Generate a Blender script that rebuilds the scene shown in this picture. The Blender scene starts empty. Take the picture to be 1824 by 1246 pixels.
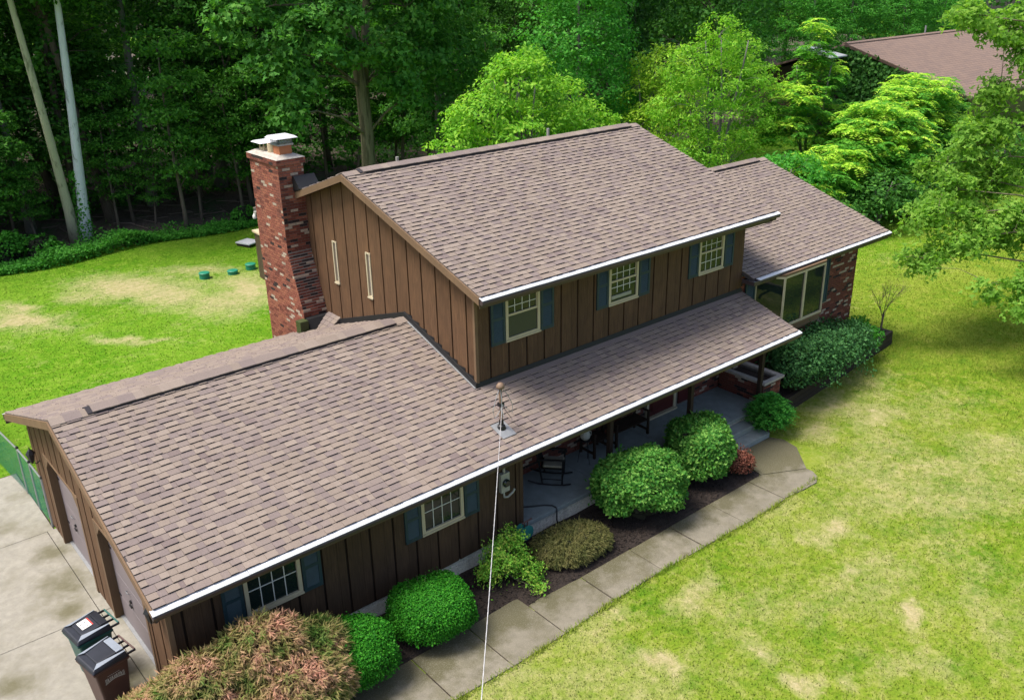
import bpy, math, random
import numpy as np
from mathutils import Vector, Matrix
random.seed(7); RNG = np.random.default_rng(11)
SC = bpy.context.scene; COL = SC.collection
# ------------------------------------------------------------------ camera
CAM = np.array([-2.842, -11.766, 11.162])
YAW, PITCH, ROLL = (math.radians(a) for a in (-39.78, -22.756, -1.117))
fwd = np.array([-math.sin(YAW)*math.cos(PITCH), math.cos(YAW)*math.cos(PITCH), math.sin(PITCH)])
rt = np.array([math.cos(YAW), math.sin(YAW), 0.0]); upv = np.cross(rt, fwd)
R2 = math.cos(ROLL)*rt + math.sin(ROLL)*upv; U2 = -math.sin(ROLL)*rt + math.cos(ROLL)*upv
cd = bpy.data.cameras.new('camera'); cam = bpy.data.objects.new('camera', cd); COL.objects.link(cam)
cam.matrix_world = Matrix(((R2[0], U2[0], -fwd[0], CAM[0]), (R2[1], U2[1], -fwd[1], CAM[1]), (R2[2], U2[2], -fwd[2], CAM[2]), (0, 0, 0, 1)))
cd.sensor_width = 36; cd.lens = 31.967; cd.clip_end = 1000; cd.clip_start = .1
SC.camera = cam
# ------------------------------------------------------------------ light
SUN_EL, SUN_AZ = math.radians(64), math.radians(-62)   # azimuth clockwise from +Y
w = bpy.data.worlds.new('World'); SC.world = w; w.use_nodes = True
nt = w.node_tree; bg = nt.nodes['Background']; sky = nt.nodes.new('ShaderNodeTexSky')
sky.sky_type = 'NISHITA'; sky.sun_disc = False; sky.sun_elevation = SUN_EL; sky.sun_rotation = SUN_AZ
sky.air_density = 1.0; sky.dust_density = 4.0; sky.ozone_density = .6
nt.links.new(sky.outputs[0], bg.inputs[0]); bg.inputs[1].default_value = 0.105
sl = bpy.data.lights.new('sun', 'SUN'); sun = bpy.data.objects.new('sun', sl); COL.objects.link(sun)
sl.energy = 2.2; sl.angle = math.radians(22); sl.color = (1, .965, .9)
sd = Vector((math.sin(SUN_AZ)*math.cos(SUN_EL), math.cos(SUN_AZ)*math.cos(SUN_EL), math.sin(SUN_EL)))
sun.rotation_euler = sd.to_track_quat('Z', 'Y').to_euler(); sun.location = (0, 0, 60)
SC.view_settings.view_transform = 'Standard'; SC.view_settings.look = 'None'
SC.view_settings.gamma = 1; SC.view_settings.use_curve_mapping = False
SC.view_settings.exposure = 1.35
cy = SC.cycles
cy.max_bounces = 6; cy.diffuse_bounces = 3; cy.glossy_bounces = 2; cy.transmission_bounces = 4; cy.transparent_max_bounces = 4
cy.use_denoising = True; cy.caustics_reflective = False; cy.caustics_refractive = False

# ------------------------------------------------------------------ materials
MATS = {}
KA = .68   # overall level of the built surfaces against the vegetation
def lv(c): return tuple(x*KA for x in c)
def newmat(name):
    m = bpy.data.materials.new(name); m.use_nodes = True; MATS[name] = m
    return m, m.node_tree, m.node_tree.nodes['Principled BSDF']
def N(nt, typ, **kw):
    n = nt.nodes.new(typ)
    for k, v in kw.items():
        if k == 'inp':
            for a, b in v.items(): n.inputs[a].default_value = b
        else: setattr(n, k, v)
    return n
def ramp(nt, fac, stops):
    r = nt.nodes.new('ShaderNodeValToRGB'); e = r.color_ramp.elements
    while len(e) < len(stops): e.new(.5)
    for i, (p, c) in enumerate(stops): e[i].position = p; e[i].color = (*c, 1)
    nt.links.new(fac, r.inputs[0]); return r.outputs[0]
def mixc(nt, fac, a, b, blend='MIX'):
    m = nt.nodes.new('ShaderNodeMix'); m.data_type = 'RGBA'; m.blend_type = blend
    for sock, v in ((m.inputs[0], fac), (m.inputs[6], a), (m.inputs[7], b)):
        if isinstance(v, (int, float)): sock.default_value = v
        elif isinstance(v, tuple): sock.default_value = (*v, 1)
        else: nt.links.new(v, sock)
    return m.outputs[2]
def mth(nt, op, a, b=None, clamp=False):
    m = nt.nodes.new('ShaderNodeMath'); m.operation = op; m.use_clamp = clamp
    for i, v in enumerate((a, b)):
        if v is None: continue
        if isinstance(v, (int, float)): m.inputs[i].default_value = v
        else: nt.links.new(v, m.inputs[i])
    return m.outputs[0]
def coords(nt, scale=(1, 1, 1), world=False, rot=(0, 0, 0)):
    if world: s = nt.nodes.new('ShaderNodeNewGeometry').outputs['Position']
    else: s = nt.nodes.new('ShaderNodeTexCoord').outputs['Object']
    mp = nt.nodes.new('ShaderNodeMapping'); mp.inputs['Scale'].default_value = scale; mp.inputs['Rotation'].default_value = rot
    nt.links.new(s, mp.inputs[0]); return mp.outputs[0]
def noise(nt, vec, scale, detail=4, rough=.55, dist=0):
    n = nt.nodes.new('ShaderNodeTexNoise'); n.inputs['Scale'].default_value = scale; n.inputs['Detail'].default_value = detail
    n.inputs['Roughness'].default_value = rough; n.inputs['Distortion'].default_value = dist
    nt.links.new(vec, n.inputs['Vector']); return n.outputs[0]
def bump(nt, bsdf, h, strength=.3, dist=.02):
    b = nt.nodes.new('ShaderNodeBump'); b.inputs['Strength'].default_value = strength; b.inputs['Distance'].default_value = dist
    nt.links.new(h, b.inputs['Height']); nt.links.new(b.outputs[0], bsdf.inputs['Normal'])
def objrand(nt): return nt.nodes.new('ShaderNodeObjectInfo').outputs['Random']
def islrand(nt): return nt.nodes.new('ShaderNodeNewGeometry').outputs['Random Per Island']

def plain(name, col, rough=.6, metal=0, var=.12, nscale=8, spec=.4, scale=(1, 1, 1), bmp=0):
    col = lv(col); m, nt, b = newmat(name)
    v = coords(nt, scale, world=True); n = noise(nt, v, nscale, 5)
    c = ramp(nt, n, [(.25, tuple(x*(1-var) for x in col)), (.75, tuple(min(1, x*(1+var)) for x in col))])
    nt.links.new(c, b.inputs['Base Color']); b.inputs['Roughness'].default_value = rough; b.inputs['Metallic'].default_value = metal
    b.inputs['Specular IOR Level'].default_value = spec
    if bmp: bump(nt, b, n, bmp, .01)
    return m

def shingle(name, col):
    col = (col[0]*KA*.91, col[1]*KA*.875, col[2]*KA*.865)
    m, nt, b = newmat(name)
    v = coords(nt, world=True)
    g = noise(nt, v, 160, 2); l = noise(nt, v, 1.1, 4)
    c = ramp(nt, g, [(.3, tuple(x*.72 for x in col)), (.7, tuple(x*1.28 for x in col))])
    c = mixc(nt, mth(nt, 'MULTIPLY', mth(nt, 'SUBTRACT', l, .45, True), 1.0), c, tuple(x*.72 for x in col))
    nt.links.new(c, b.inputs['Base Color']); b.inputs['Roughness'].default_value = .9; b.inputs['Specular IOR Level'].default_value = .15
    bump(nt, b, g, .35, .004)
    return m
SH = [shingle('shingle_tan', (.322, .268, .224)), shingle('shingle_tan_pale', (.352, .296, .250)), shingle('shingle_mauve', (.272, .226, .210)),
      shingle('shingle_mid', (.296, .246, .219)), shingle('shingle_brown', (.242, .196, .184))]
plain('shingle_edge', (.035, .03, .036), .9)
plain('flashing', (.012, .012, .014), .6)
plain('roof_felt', (.09, .075, .07), .9)

def wood(name, col, var=.35):
    col = lv(col)
    m, nt, b = newmat(name)
    v = coords(nt, (14, 14, .9), world=True); r = objrand(nt)
    g = noise(nt, v, 3.0, 6, .6, .6)
    v2 = coords(nt, (1.6, 1.6, .9), world=True); bl = noise(nt, v2, 1.6, 3)
    c = ramp(nt, g, [(.25, tuple(x*(1-var) for x in col)), (.55, col), (.8, tuple(x*(1+var) for x in col))])
    c = mixc(nt, mth(nt, 'MULTIPLY', mth(nt, 'SUBTRACT', bl, .5, True), 1.6), c, (col[0]*1.55, col[1]*1.5, col[2]*1.35))
    c = mixc(nt, mth(nt, 'MULTIPLY', r, .38), c, tuple(x*.55 for x in col))
    nt.links.new(c, b.inputs['Base Color']); b.inputs['Roughness'].default_value = .75; b.inputs['Specular IOR Level'].default_value = .2
    bump(nt, b, g, .25, .006)
    return m
wood('siding_low_shaded', (.092, .055, .033), .45); wood('siding', (.170, .093, .050), .5); wood('siding_front_shaded', (.134, .076, .042), .5); wood('trim_wood', (.235, .150, .088), .2); wood('siding_back', (.028, .017, .012), .2)  # low and front siding: same paint as the gable, eave shade darkened into colour
wood('dark_wood', (.055, .036, .024)); wood('timber', (.06, .045, .034))
plain('fascia_brown', (.085, .055, .042), .5)
plain('cream', (.60, .52, .36), .5, var=.06); plain('white_paint', (.78, .77, .74), .45, var=.04)
plain('gutter_white', (.80, .80, .82), .35, var=.03); plain('gutter_brown', (.075, .052, .056), .4)
plain('shutter_blue', (.020, .050, .064), .55, var=.2); plain('garage_door', (.25, .208, .218), .55, var=.06, nscale=1.4)
plain('black_metal', (.012, .012, .014), .4); plain('black_plastic', (.020, .022, .030), .35, var=.25, nscale=5)
plain('grey_plastic', (.30, .34, .40), .4); plain('green_plastic', (.02, .12, .10), .4); plain('brown_plastic', (.10, .048, .04), .45)
plain('galv', (.5, .52, .54), .35, metal=.7); plain('steel_dull', (.42, .43, .44), .5, metal=.5)
plain('terracotta', (.55, .20, .09), .8); plain('clay_cream', (.62, .50, .32), .8)
plain('copper_pipe', (.24, .155, .10), .6); plain('cable_white', (.62, .60, .60), .5)
plain('meter_grey', (.38, .38, .34), .5); plain('hose_black', (.015, .017, .02), .4); plain('teal', (.03, .22, .20), .5)
plain('septic_green', (.02, .26, .15), .5); plain('cushion', (.36, .32, .24), .9); plain('pot_cream', (.62, .60, .50), .6)
plain('door_red', (.09, .015, .015), .4); plain('red_print', (.6, .05, .04), .6); plain('grey_print', (.25, .25, .27), .6); plain('logo_white', (.62, .66, .62), .6)
plain('fence_green', (.012, .28, .18), .5); plain('pale_slab', (.75, .75, .72), .8)
plain('green_metal', (.055, .075, .022), .5); plain('soil', (.045, .030, .022), 1, var=.5, nscale=25, bmp=.8)
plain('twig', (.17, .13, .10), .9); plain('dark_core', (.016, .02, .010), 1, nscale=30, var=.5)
plain('mulch', (.036, .025, .019), 1, var=.6, nscale=30, bmp=1.0)
plain('chimney_concrete', (.50, .45, .39), .9, var=.3, nscale=10); plain('mortar', (.23, .20, .175), .95, var=.3, nscale=12)
plain('white_roof', (.55, .58, .60), .6)
m, nt_, b = newmat('glass')
b.inputs['Base Color'].default_value = (.010, .018, .016, 1); b.inputs['Roughness'].default_value = .04; b.inputs['Specular IOR Level'].default_value = .5; b.inputs['IOR'].default_value = 1.5
m, nt_, b = newmat('screen')
b.inputs['Base Color'].default_value = (.022, .028, .032, 1); b.inputs['Roughness'].default_value = .3; b.inputs['Specular IOR Level'].default_value = .5
plain('curtain', (.40, .35, .30), .8)

def brickm(name, col):
    col = lv(col)
    m, nt, b = newmat(name)
    v = coords(nt, world=True); n = noise(nt, v, 30, 4); r = islrand(nt); r2 = objrand(nt)
    c = ramp(nt, n, [(.3, tuple(x*.75 for x in col)), (.7, tuple(x*1.2 for x in col))])
    st = noise(nt, coords(nt, (1, 1, .55), world=True), 2.0, 5, .65, .3)
    f = mth(nt, 'MULTIPLY', mth(nt, 'SUBTRACT', st, .52, True), 5, True)
    c = mixc(nt, mth(nt, 'MULTIPLY', f, .38), c, (.045, .038, .034))
    c = mixc(nt, mth(nt, 'MULTIPLY', r2, .25), c, tuple(x*.5 for x in col))
    nt.links.new(c, b.inputs['Base Color']); b.inputs['Roughness'].default_value = .9; b.inputs['Specular IOR Level'].default_value = .2
    bump(nt, b, n, .4, .006); return m
BR = [brickm('brick_red', (.33, .112, .075)), brickm('brick_orange', (.39, .145, .090)), brickm('brick_deep', (.21, .068, .048)), brickm('brick_cream', (.55, .43, .33)), brickm('brick_dark', (.05, .035, .034))]
brickm('brick_white', (.95, .90, .78))

def concrete(name, col, stain=(.16, .15, .08), amt=.7, sc=.7):
    col, stain = lv(col), lv(stain)
    m, nt, b = newmat(name)
    v = coords(nt, world=True)
    f = noise(nt, v, 90, 3); g = noise(nt, v, 5, 6, .65); h = noise(nt, v, sc, 5, .6)
    c = ramp(nt, g, [(.3, tuple(x*.78 for x in col)), (.7, tuple(x*1.12 for x in col))])
    c = mixc(nt, mth(nt, 'MULTIPLY', f, .25), c, tuple(x*.6 for x in col))
    s = mth(nt, 'MULTIPLY', mth(nt, 'SUBTRACT', h, .5, True), 6*amt, True)
    c = mixc(nt, mth(nt, 'MULTIPLY', s, amt), c, stain)
    c = mixc(nt, mth(nt, 'MULTIPLY', objrand(nt), .22), c, tuple(x*.6 for x in col))
    nt.links.new(c, b.inputs['Base Color']); b.inputs['Roughness'].default_value = .92; b.inputs['Specular IOR Level'].default_value = .2
    bump(nt, b, f, .3, .006); return m
concrete('walk', (.275, .245, .185), (.14, .125, .065), .8, 1.3)
def dirty_edge(name):
    nt = MATS[name].node_tree; b = nt.nodes['Principled BSDF']; src = b.inputs['Base Color'].links[0].from_socket
    v = coords(nt, world=True); sp = nt.nodes.new('ShaderNodeSeparateXYZ'); nt.links.new(v, sp.inputs[0])
    n1 = noise(nt, v, 1.9, 5, .65); n2 = noise(nt, v, 60, 3)
    f = mth(nt, 'MULTIPLY', mth(nt, 'ADD', mth(nt, 'ADD', sp.outputs[1], 1.86), mth(nt, 'MULTIPLY', mth(nt, 'SUBTRACT', n1, .5), 2.4)), 1.7, True)
    c = mixc(nt, mth(nt, 'MULTIPLY', f, .85), src, (.070, .064, .030)); c = mixc(nt, mth(nt, 'MULTIPLY', mth(nt, 'SUBTRACT', n2, .5, True), 1.6), c, (.30, .28, .23))
    nt.links.new(c, b.inputs['Base Color'])
dirty_edge('walk')
concrete('drive', (.41, .385, .325), (.20, .185, .12), .85, .8)
def moss_spots(name, spots):
    nt = MATS[name].node_tree; b = nt.nodes['Principled BSDF']; c = b.inputs['Base Color'].links[0].from_socket
    v = coords(nt, world=True); n1 = noise(nt, v, 3.0, 5, .7, .4); n3 = noise(nt, v, 22, 4, .7)
    for x, y, r in spots:
        d = nt.nodes.new('ShaderNodeVectorMath'); d.operation = 'DISTANCE'; nt.links.new(v, d.inputs[0]); d.inputs[1].default_value = (x, y, .03)
        f = mth(nt, 'MULTIPLY', mth(nt, 'SUBTRACT', mth(nt, 'ADD', mth(nt, 'MULTIPLY', n1, 1.1), mth(nt, 'SUBTRACT', .42, mth(nt, 'DIVIDE', d.outputs['Value'], r))), .25, True), 1.7, True)
        c = mixc(nt, mth(nt, 'MULTIPLY', f, .75), c, (.085, .078, .036))
    c = mixc(nt, mth(nt, 'MULTIPLY', mth(nt, 'SUBTRACT', n3, .52, True), 2.2, True), c, (.17, .155, .11))
    nt.links.new(c, b.inputs['Base Color'])
moss_spots('drive', ((-.05, 6.75, .75), (-.2, 5.5, .95), (-.35, 4.6, .6), (-.1, 1.9, .7), (-.6, .9, .8), (-1.7, 3.1, .6)))
concrete('porch_concrete', (.33, .38, .37), (.22, .22, .19), .5, .8)

def leafmat(name, cols, trans=.35, pos=.0, posscale=1.2, rough=.6, spec=.12):
    m, nt, b = newmat(name)
    r = islrand(nt)
    if pos: r = mth(nt, 'ADD', mth(nt, 'MULTIPLY', r, 1-pos), mth(nt, 'MULTIPLY', mth(nt, 'MULTIPLY', mth(nt, 'SUBTRACT', noise(nt, coords(nt, world=True), posscale, 2), .28, True), 2.3, True), pos))
    c = ramp(nt, r, [(i/(len(cols)-1), k) for i, k in enumerate(cols)])
    nt.links.new(c, b.inputs['Base Color']); b.inputs['Roughness'].default_value = rough; b.inputs['Specular IOR Level'].default_value = spec
    t = nt.nodes.new('ShaderNodeBsdfTranslucent'); tc = mixc(nt, 1.0, c, (1.15, 1.3, .5), 'MULTIPLY'); nt.links.new(tc, t.inputs[0])
    mx = nt.nodes.new('ShaderNodeMixShader'); mx.inputs[0].default_value = trans
    nt.links.new(b.outputs[0], mx.inputs[1]); nt.links.new(t.outputs[0], mx.inputs[2])
    nt.links.new(mx.outputs[0], nt.nodes['Material Output'].inputs[0]); return m
leafmat('leaf_forest', [(.024, .090, .014), (.050, .165, .024), (.095, .245, .036)], .36)
leafmat('leaf_forest_far', [(.020, .072, .018), (.038, .125, .024), (.066, .185, .036)], .34)
leafmat('leaf_maple', [(.035, .14, .024), (.075, .23, .036), (.14, .32, .052)], .38, .3, .5)
leafmat('leaf_bright', [(.09, .27, .020), (.18, .41, .034), (.36, .55, .06)], .43, .3, .5)
leafmat('leaf_yellow', [(.15, .33, .022), (.27, .45, .038), (.42, .54, .06)], .42, .3, .5)
leafmat('leaf_mid', [(.030, .17, .02), (.065, .27, .032), (.13, .37, .045)], .4, .3, .5)
leafmat('leaf_sumac', [(.04, .18, .02), (.09, .30, .03), (.22, .46, .05)], .42, .4, .6)
leafmat('leaf_sumac_tip', [(.19, .44, .028), (.34, .58, .045), (.52, .66, .09)], .42)
leafmat('leaf_under', [(.030, .120, .016), (.068, .22, .028), (.13, .32, .045)], .38)
leafmat('leaf_maple_light', [(.085, .205, .026), (.17, .34, .045), (.30, .46, .08)], .52, .3, .5)
leafmat('leaf_box', [(.012, .105, .006), (.026, .175, .010), (.06, .26, .018)], .2)
leafmat('leaf_burn', [(.026, .125, .018), (.075, .235, .034), (.19, .37, .07)], .3)
leafmat('leaf_conifer', [(.025, .15, .02), (.045, .23, .03), (.09, .31, .04)], .2)
leafmat('leaf_bed', [(.025, .085, .028), (.045, .14, .040), (.095, .23, .07)], .25)
leafmat('leaf_azalea', [(.07, .25, .025), (.17, .40, .04), (.42, .46, .09)], .3, .3, 4)
leafmat('leaf_lace', [(.030, .085, .012), (.090, .15, .028), (.24, .195, .075), (.40, .225, .145), (.44, .20, .15)], .25, .72, 2.0)
leafmat('leaf_lace_small', [(.06, .08, .025), (.14, .14, .045), (.23, .20, .08)], .25, .5, 3)
leafmat('leaf_red', [(.12, .035, .025), (.22, .075, .05), (.30, .13, .085)], .25)
leafmat('leaf_cover', [(.025, .12, .014), (.055, .23, .022), (.12, .35, .045)], .3, .5, .35)
leafmat('leaf_ivy', [(.014, .06, .010), (.028, .10, .016), (.055, .15, .025)], .2)

def bark(name, col, col2, sc=3, thr=.5, vs=.35):
    m, nt, b = newmat(name)
    v = coords(nt, (1, 1, vs)); n = noise(nt, v, sc, 5, .65); f = noise(nt, coords(nt, (6, 6, .8)), 4, 4)
    k = mth(nt, 'MULTIPLY', mth(nt, 'SUBTRACT', n, thr, True), 9, True)
    c = mixc(nt, k, col, col2); c = mixc(nt, mth(nt, 'MULTIPLY', f, .4), c, tuple(x*.45 for x in col))
    nt.links.new(c, b.inputs['Base Color']); b.inputs['Roughness'].default_value = .9
    bump(nt, b, f, .9, .05); return m
bark('bark_white', (.62, .66, .70), (.20, .22, .20), 5, .56); bark('bark_pale', (.42, .42, .28), (.16, .17, .10), 4, .53)
bark('bark_brown', (.12, .095, .07), (.06, .05, .035)); bark('bark_grey', (.17, .165, .14), (.08, .09, .06), 3, .55)
bark('bark_maple', (.17, .15, .085), (.07, .065, .03), 7, .46, .12)

def grassmat(name, blade=False):
    m, nt, b = newmat(name)
    v = coords(nt, world=True)
    at = nt.nodes.new('ShaderNodeAttribute'); at.attribute_name = 'wear'; wear = at.outputs['Fac']
    big = noise(nt, v, .22, 4, .6); mid = noise(nt, v, 1.3, 5, .65, .4); fine = noise(nt, v, 26, 4, .7); vf = noise(nt, v, 5.5, 5, .7, .3)
    g = ramp(nt, mth(nt, 'ADD', mth(nt, 'MULTIPLY', mid, .5), mth(nt, 'MULTIPLY', vf, .5)), [(.36, (.058, .150, .006)), (.50, (.136, .208, .013)), (.63, (.240, .268, .044))])
    g = mixc(nt, mth(nt, 'MULTIPLY', mth(nt, 'SUBTRACT', big, .40, True), 2.2, True), g, (.22, .262, .036))
    tone = nt.nodes.new('ShaderNodeSeparateXYZ'); gp = nt.nodes.new('ShaderNodeNewGeometry'); nt.links.new(gp.outputs['Position'], tone.inputs[0])
    g = mixc(nt, mth(nt, 'MULTIPLY', mth(nt, 'MULTIPLY', mth(nt, 'SUBTRACT', tone.outputs[1], 4), .2, True), .8), g, mixc(nt, 1.0, g, (.66, 1.06, .55), 'MULTIPLY'))
    m2 = noise(nt, v, 2.6, 5, .7, .5)
    dry = mth(nt, 'MULTIPLY', mth(nt, 'SUBTRACT', mth(nt, 'ADD', mth(nt, 'MULTIPLY', wear, .70), mth(nt, 'ADD', mth(nt, 'MULTIPLY', vf, .52), mth(nt, 'ADD', mth(nt, 'MULTIPLY', m2, .46), mth(nt, 'MULTIPLY', fine, .22)))), .695, True), 1.75, True)
    tan = ramp(nt, vf, [(.3, (.30, .25, .115)), (.7, (.45, .37, .225))])
    c = mixc(nt, mth(nt, 'MULTIPLY', dry, .88), g, tan)
    c = mixc(nt, ramp(nt, fine, [(.35, (.4, .4, .4)), (.6, (0, 0, 0))]), c, mixc(nt, .55, c, (.05, .10, .010)))
    if blade: c = mixc(nt, mth(nt, 'MULTIPLY', islrand(nt), .28), c, (.25, .295, .055))
    nt.links.new(c, b.inputs['Base Color']); b.inputs['Roughness'].default_value = .9; b.inputs['Specular IOR Level'].default_value = .06
    if not blade: bump(nt, b, mth(nt, 'ADD', mth(nt, 'MULTIPLY', fine, .7), vf), .9, .05)
    return m
grassmat('lawn'); grassmat('blade', True)
m, nt_, b = newmat('litter')
v = coords(nt_, world=True); n1 = noise(nt_, v, 9, 6, .75); n2 = noise(nt_, v, .5, 4)
c = ramp(nt_, n1, [(.3, (.03, .022, .016)), (.55, (.085, .06, .045)), (.75, (.17, .12, .095))])
c = mixc(nt_, mth(nt_, 'MULTIPLY', mth(nt_, 'SUBTRACT', n2, .48, True), 5, True), c, (.03, .075, .015))
nt_.links.new(c, b.inputs['Base Color']); b.inputs['Roughness'].default_value = 1; bump(nt_, b, n1, 1, .06)
m, nt_, b = newmat('far_roof')
v = coords(nt_, world=True); bt = nt_.nodes.new('ShaderNodeTexBrick'); bt.offset = .37
mp = coords(nt_, (1, 1.05, 1), world=True); nt_.links.new(mp, bt.inputs['Vector'])
bt.inputs['Color1'].default_value = (.165, .108, .080, 1); bt.inputs['Color2'].default_value = (.118, .080, .066, 1); bt.inputs['Mortar'].default_value = (.045, .03, .03, 1)
bt.inputs['Scale'].default_value = 1; bt.inputs['Brick Width'].default_value = .5; bt.inputs['Row Height'].default_value = .30; bt.inputs['Mortar Size'].default_value = .018; bt.inputs['Bias'].default_value = -.2
nn = noise(nt_, v, .8, 4); c = mixc(nt_, mth(nt_, 'MULTIPLY', nn, .5), bt.outputs[0], (.19, .13, .10))
nt_.links.new(c, b.inputs['Base Color']); b.inputs['Roughness'].default_value = .95; bump(nt_, b, bt.outputs[1], .5, -.03)

# ------------------------------------------------------------------ geometry helpers
class MB:
    def __init__(s): s.v = []; s.f = []; s.m = []
    def face(s, pts, mi=0):
        b = len(s.v); s.v += [tuple(p) for p in pts]; s.f.append(tuple(range(b, b+len(pts)))); s.m.append(mi)
    def hexa(s, p, mi=0):    # 8 pts: bottom 4 ccw, top 4 ccw
        b = len(s.v); s.v += [tuple(q) for q in p]
        for f in ((3, 2, 1, 0), (4, 5, 6, 7), (0, 1, 5, 4), (1, 2, 6, 5), (2, 3, 7, 6), (3, 0, 4, 7)):
            s.f.append(tuple(b+i for i in f)); s.m.append(mi)
        return s
    def box(s, x0, x1, y0, y1, z0, z1, mi=0):
        return s.hexa([(x0, y0, z0), (x1, y0, z0), (x1, y1, z0), (x0, y1, z0), (x0, y0, z1), (x1, y0, z1), (x1, y1, z1), (x0, y1, z1)], mi)
    def prism(s, poly, ax, a, b_, mi=0):   # poly 2D extruded along axis
        def mk(p, t):
            return {'x': (t, p[0], p[1]), 'y': (p[0], t, p[1]), 'z': (p[0], p[1], t)}[ax]
        n = len(poly); b = len(s.v); s.v += [mk(p, a) for p in poly] + [mk(p, b_) for p in poly]
        s.f.append(tuple(range(b, b+n))[::-1]); s.f.append(tuple(range(b+n, b+2*n))); s.m += [mi, mi]
        for i in range(n):
            j = (i+1) % n; s.f.append((b+i, b+j, b+n+j, b+n+i)); s.m.append(mi)
        return s
    def tube(s, pts, rad, n=8, mi=0, cap=True):
        pts = [Vector(p) for p in pts]; rs = rad if isinstance(rad, (list, tuple)) else [rad]*len(pts)
        rings = []; a0 = None
        for i, p in enumerate(pts):
            t = (pts[min(i+1, len(pts)-1)] - pts[max(i-1, 0)]).normalized()
            if a0 is None: a0 = t.orthogonal().normalized()
            a = (a0 - t*a0.dot(t)).normalized(); a0 = a; c = t.cross(a)
            b = len(s.v)
            s.v += [tuple(p + (a*math.cos(2*math.pi*k/n) + c*math.sin(2*math.pi*k/n))*rs[i]) for k in range(n)]
            rings.append(b)
        for i in range(len(rings)-1):
            for k in range(n):
                k2 = (k+1) % n; s.f.append((rings[i]+k, rings[i]+k2, rings[i+1]+k2, rings[i+1]+k)); s.m.append(mi)
        if cap:
            s.f.append(tuple(rings[0]+k for k in range(n))[::-1]); s.f.append(tuple(rings[-1]+k for k in range(n))); s.m += [mi, mi]
        return s
    def lathe(s, prof, c, n=16, mi=0):
        b = len(s.v); k = len(prof)
        for r, z in prof: s.v += [(c[0]+r*math.cos(2*math.pi*i/n), c[1]+r*math.sin(2*math.pi*i/n), c[2]+z) for i in range(n)]
        for j in range(k-1):
            for i in range(n):
                i2 = (i+1) % n; s.f.append((b+j*n+i, b+j*n+i2, b+(j+1)*n+i2, b+(j+1)*n+i)); s.m.append(mi)
        s.f.append(tuple(b+i for i in range(n))[::-1]); s.f.append(tuple(b+(k-1)*n+i for i in range(n))); s.m += [mi, mi]
        return s
    def mesh(s, name, mats, smooth=False):
        me = bpy.data.meshes.new(name); me.from_pydata(s.v, [], s.f)
        for m in (mats if isinstance(mats, (list, tuple)) else [mats]): me.materials.append(MATS[m] if isinstance(m, str) else m)
        if any(s.m): me.polygons.foreach_set('material_index', s.m)
        if smooth: me.polygons.foreach_set('use_smooth', [True]*len(s.f))
        me.update(); return me
    def obj(s, name, mats, parent=None, smooth=False, bevel=0, **props):
        o = link(name, s.mesh(name, mats, smooth), parent, **props)
        if bevel:
            md = o.modifiers.new('bevel', 'BEVEL'); md.width = bevel; md.segments = 2; md.limit_method = 'ANGLE'
        return o
def link(name, me, parent=None, **props):
    o = bpy.data.objects.new(name, me); COL.objects.link(o)
    if parent is not None: o.parent = parent
    for k, v in props.items(): o[k] = v
    return o
def thing(name, label, cat, loc=(0, 0, 0), rz=0, group=None):
    o = bpy.data.objects.new(name, None); COL.objects.link(o); o.location = loc; o.rotation_euler = (0, 0, rz); o.empty_display_size = .2
    o['label'] = label; o['category'] = cat
    if group: o['group'] = group
    return o
def npmesh(name, V, F, mats, mi=None, attrs=None):
    """V (n,3); F (m,k) all same k"""
    me = bpy.data.meshes.new(name); V = np.asarray(V, np.float32); F = np.asarray(F, np.int32); k = F.shape[1]
    me.vertices.add(len(V)); me.vertices.foreach_set('co', V.ravel())
    me.loops.add(F.size); me.loops.foreach_set('vertex_index', F.ravel())
    me.polygons.add(len(F)); me.polygons.foreach_set('loop_start', np.arange(len(F), dtype=np.int32)*k)
    try: me.polygons.foreach_set('loop_total', np.full(len(F), k, np.int32))
    except Exception: pass
    for m in (mats if isinstance(mats, (list, tuple)) else [mats]): me.materials.append(MATS[m] if isinstance(m, str) else m)
    if mi is not None: me.polygons.foreach_set('material_index', np.asarray(mi, np.int32))
    for an, arr in (attrs or {}).items():
        a = me.attributes.new(an, 'FLOAT', 'POINT'); a.data.foreach_set('value', np.asarray(arr, np.float32))
    me.update(calc_edges=True); me.validate(); return me
def unit(a): return a/np.maximum(np.linalg.norm(a, axis=-1, keepdims=True), 1e-9)

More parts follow.
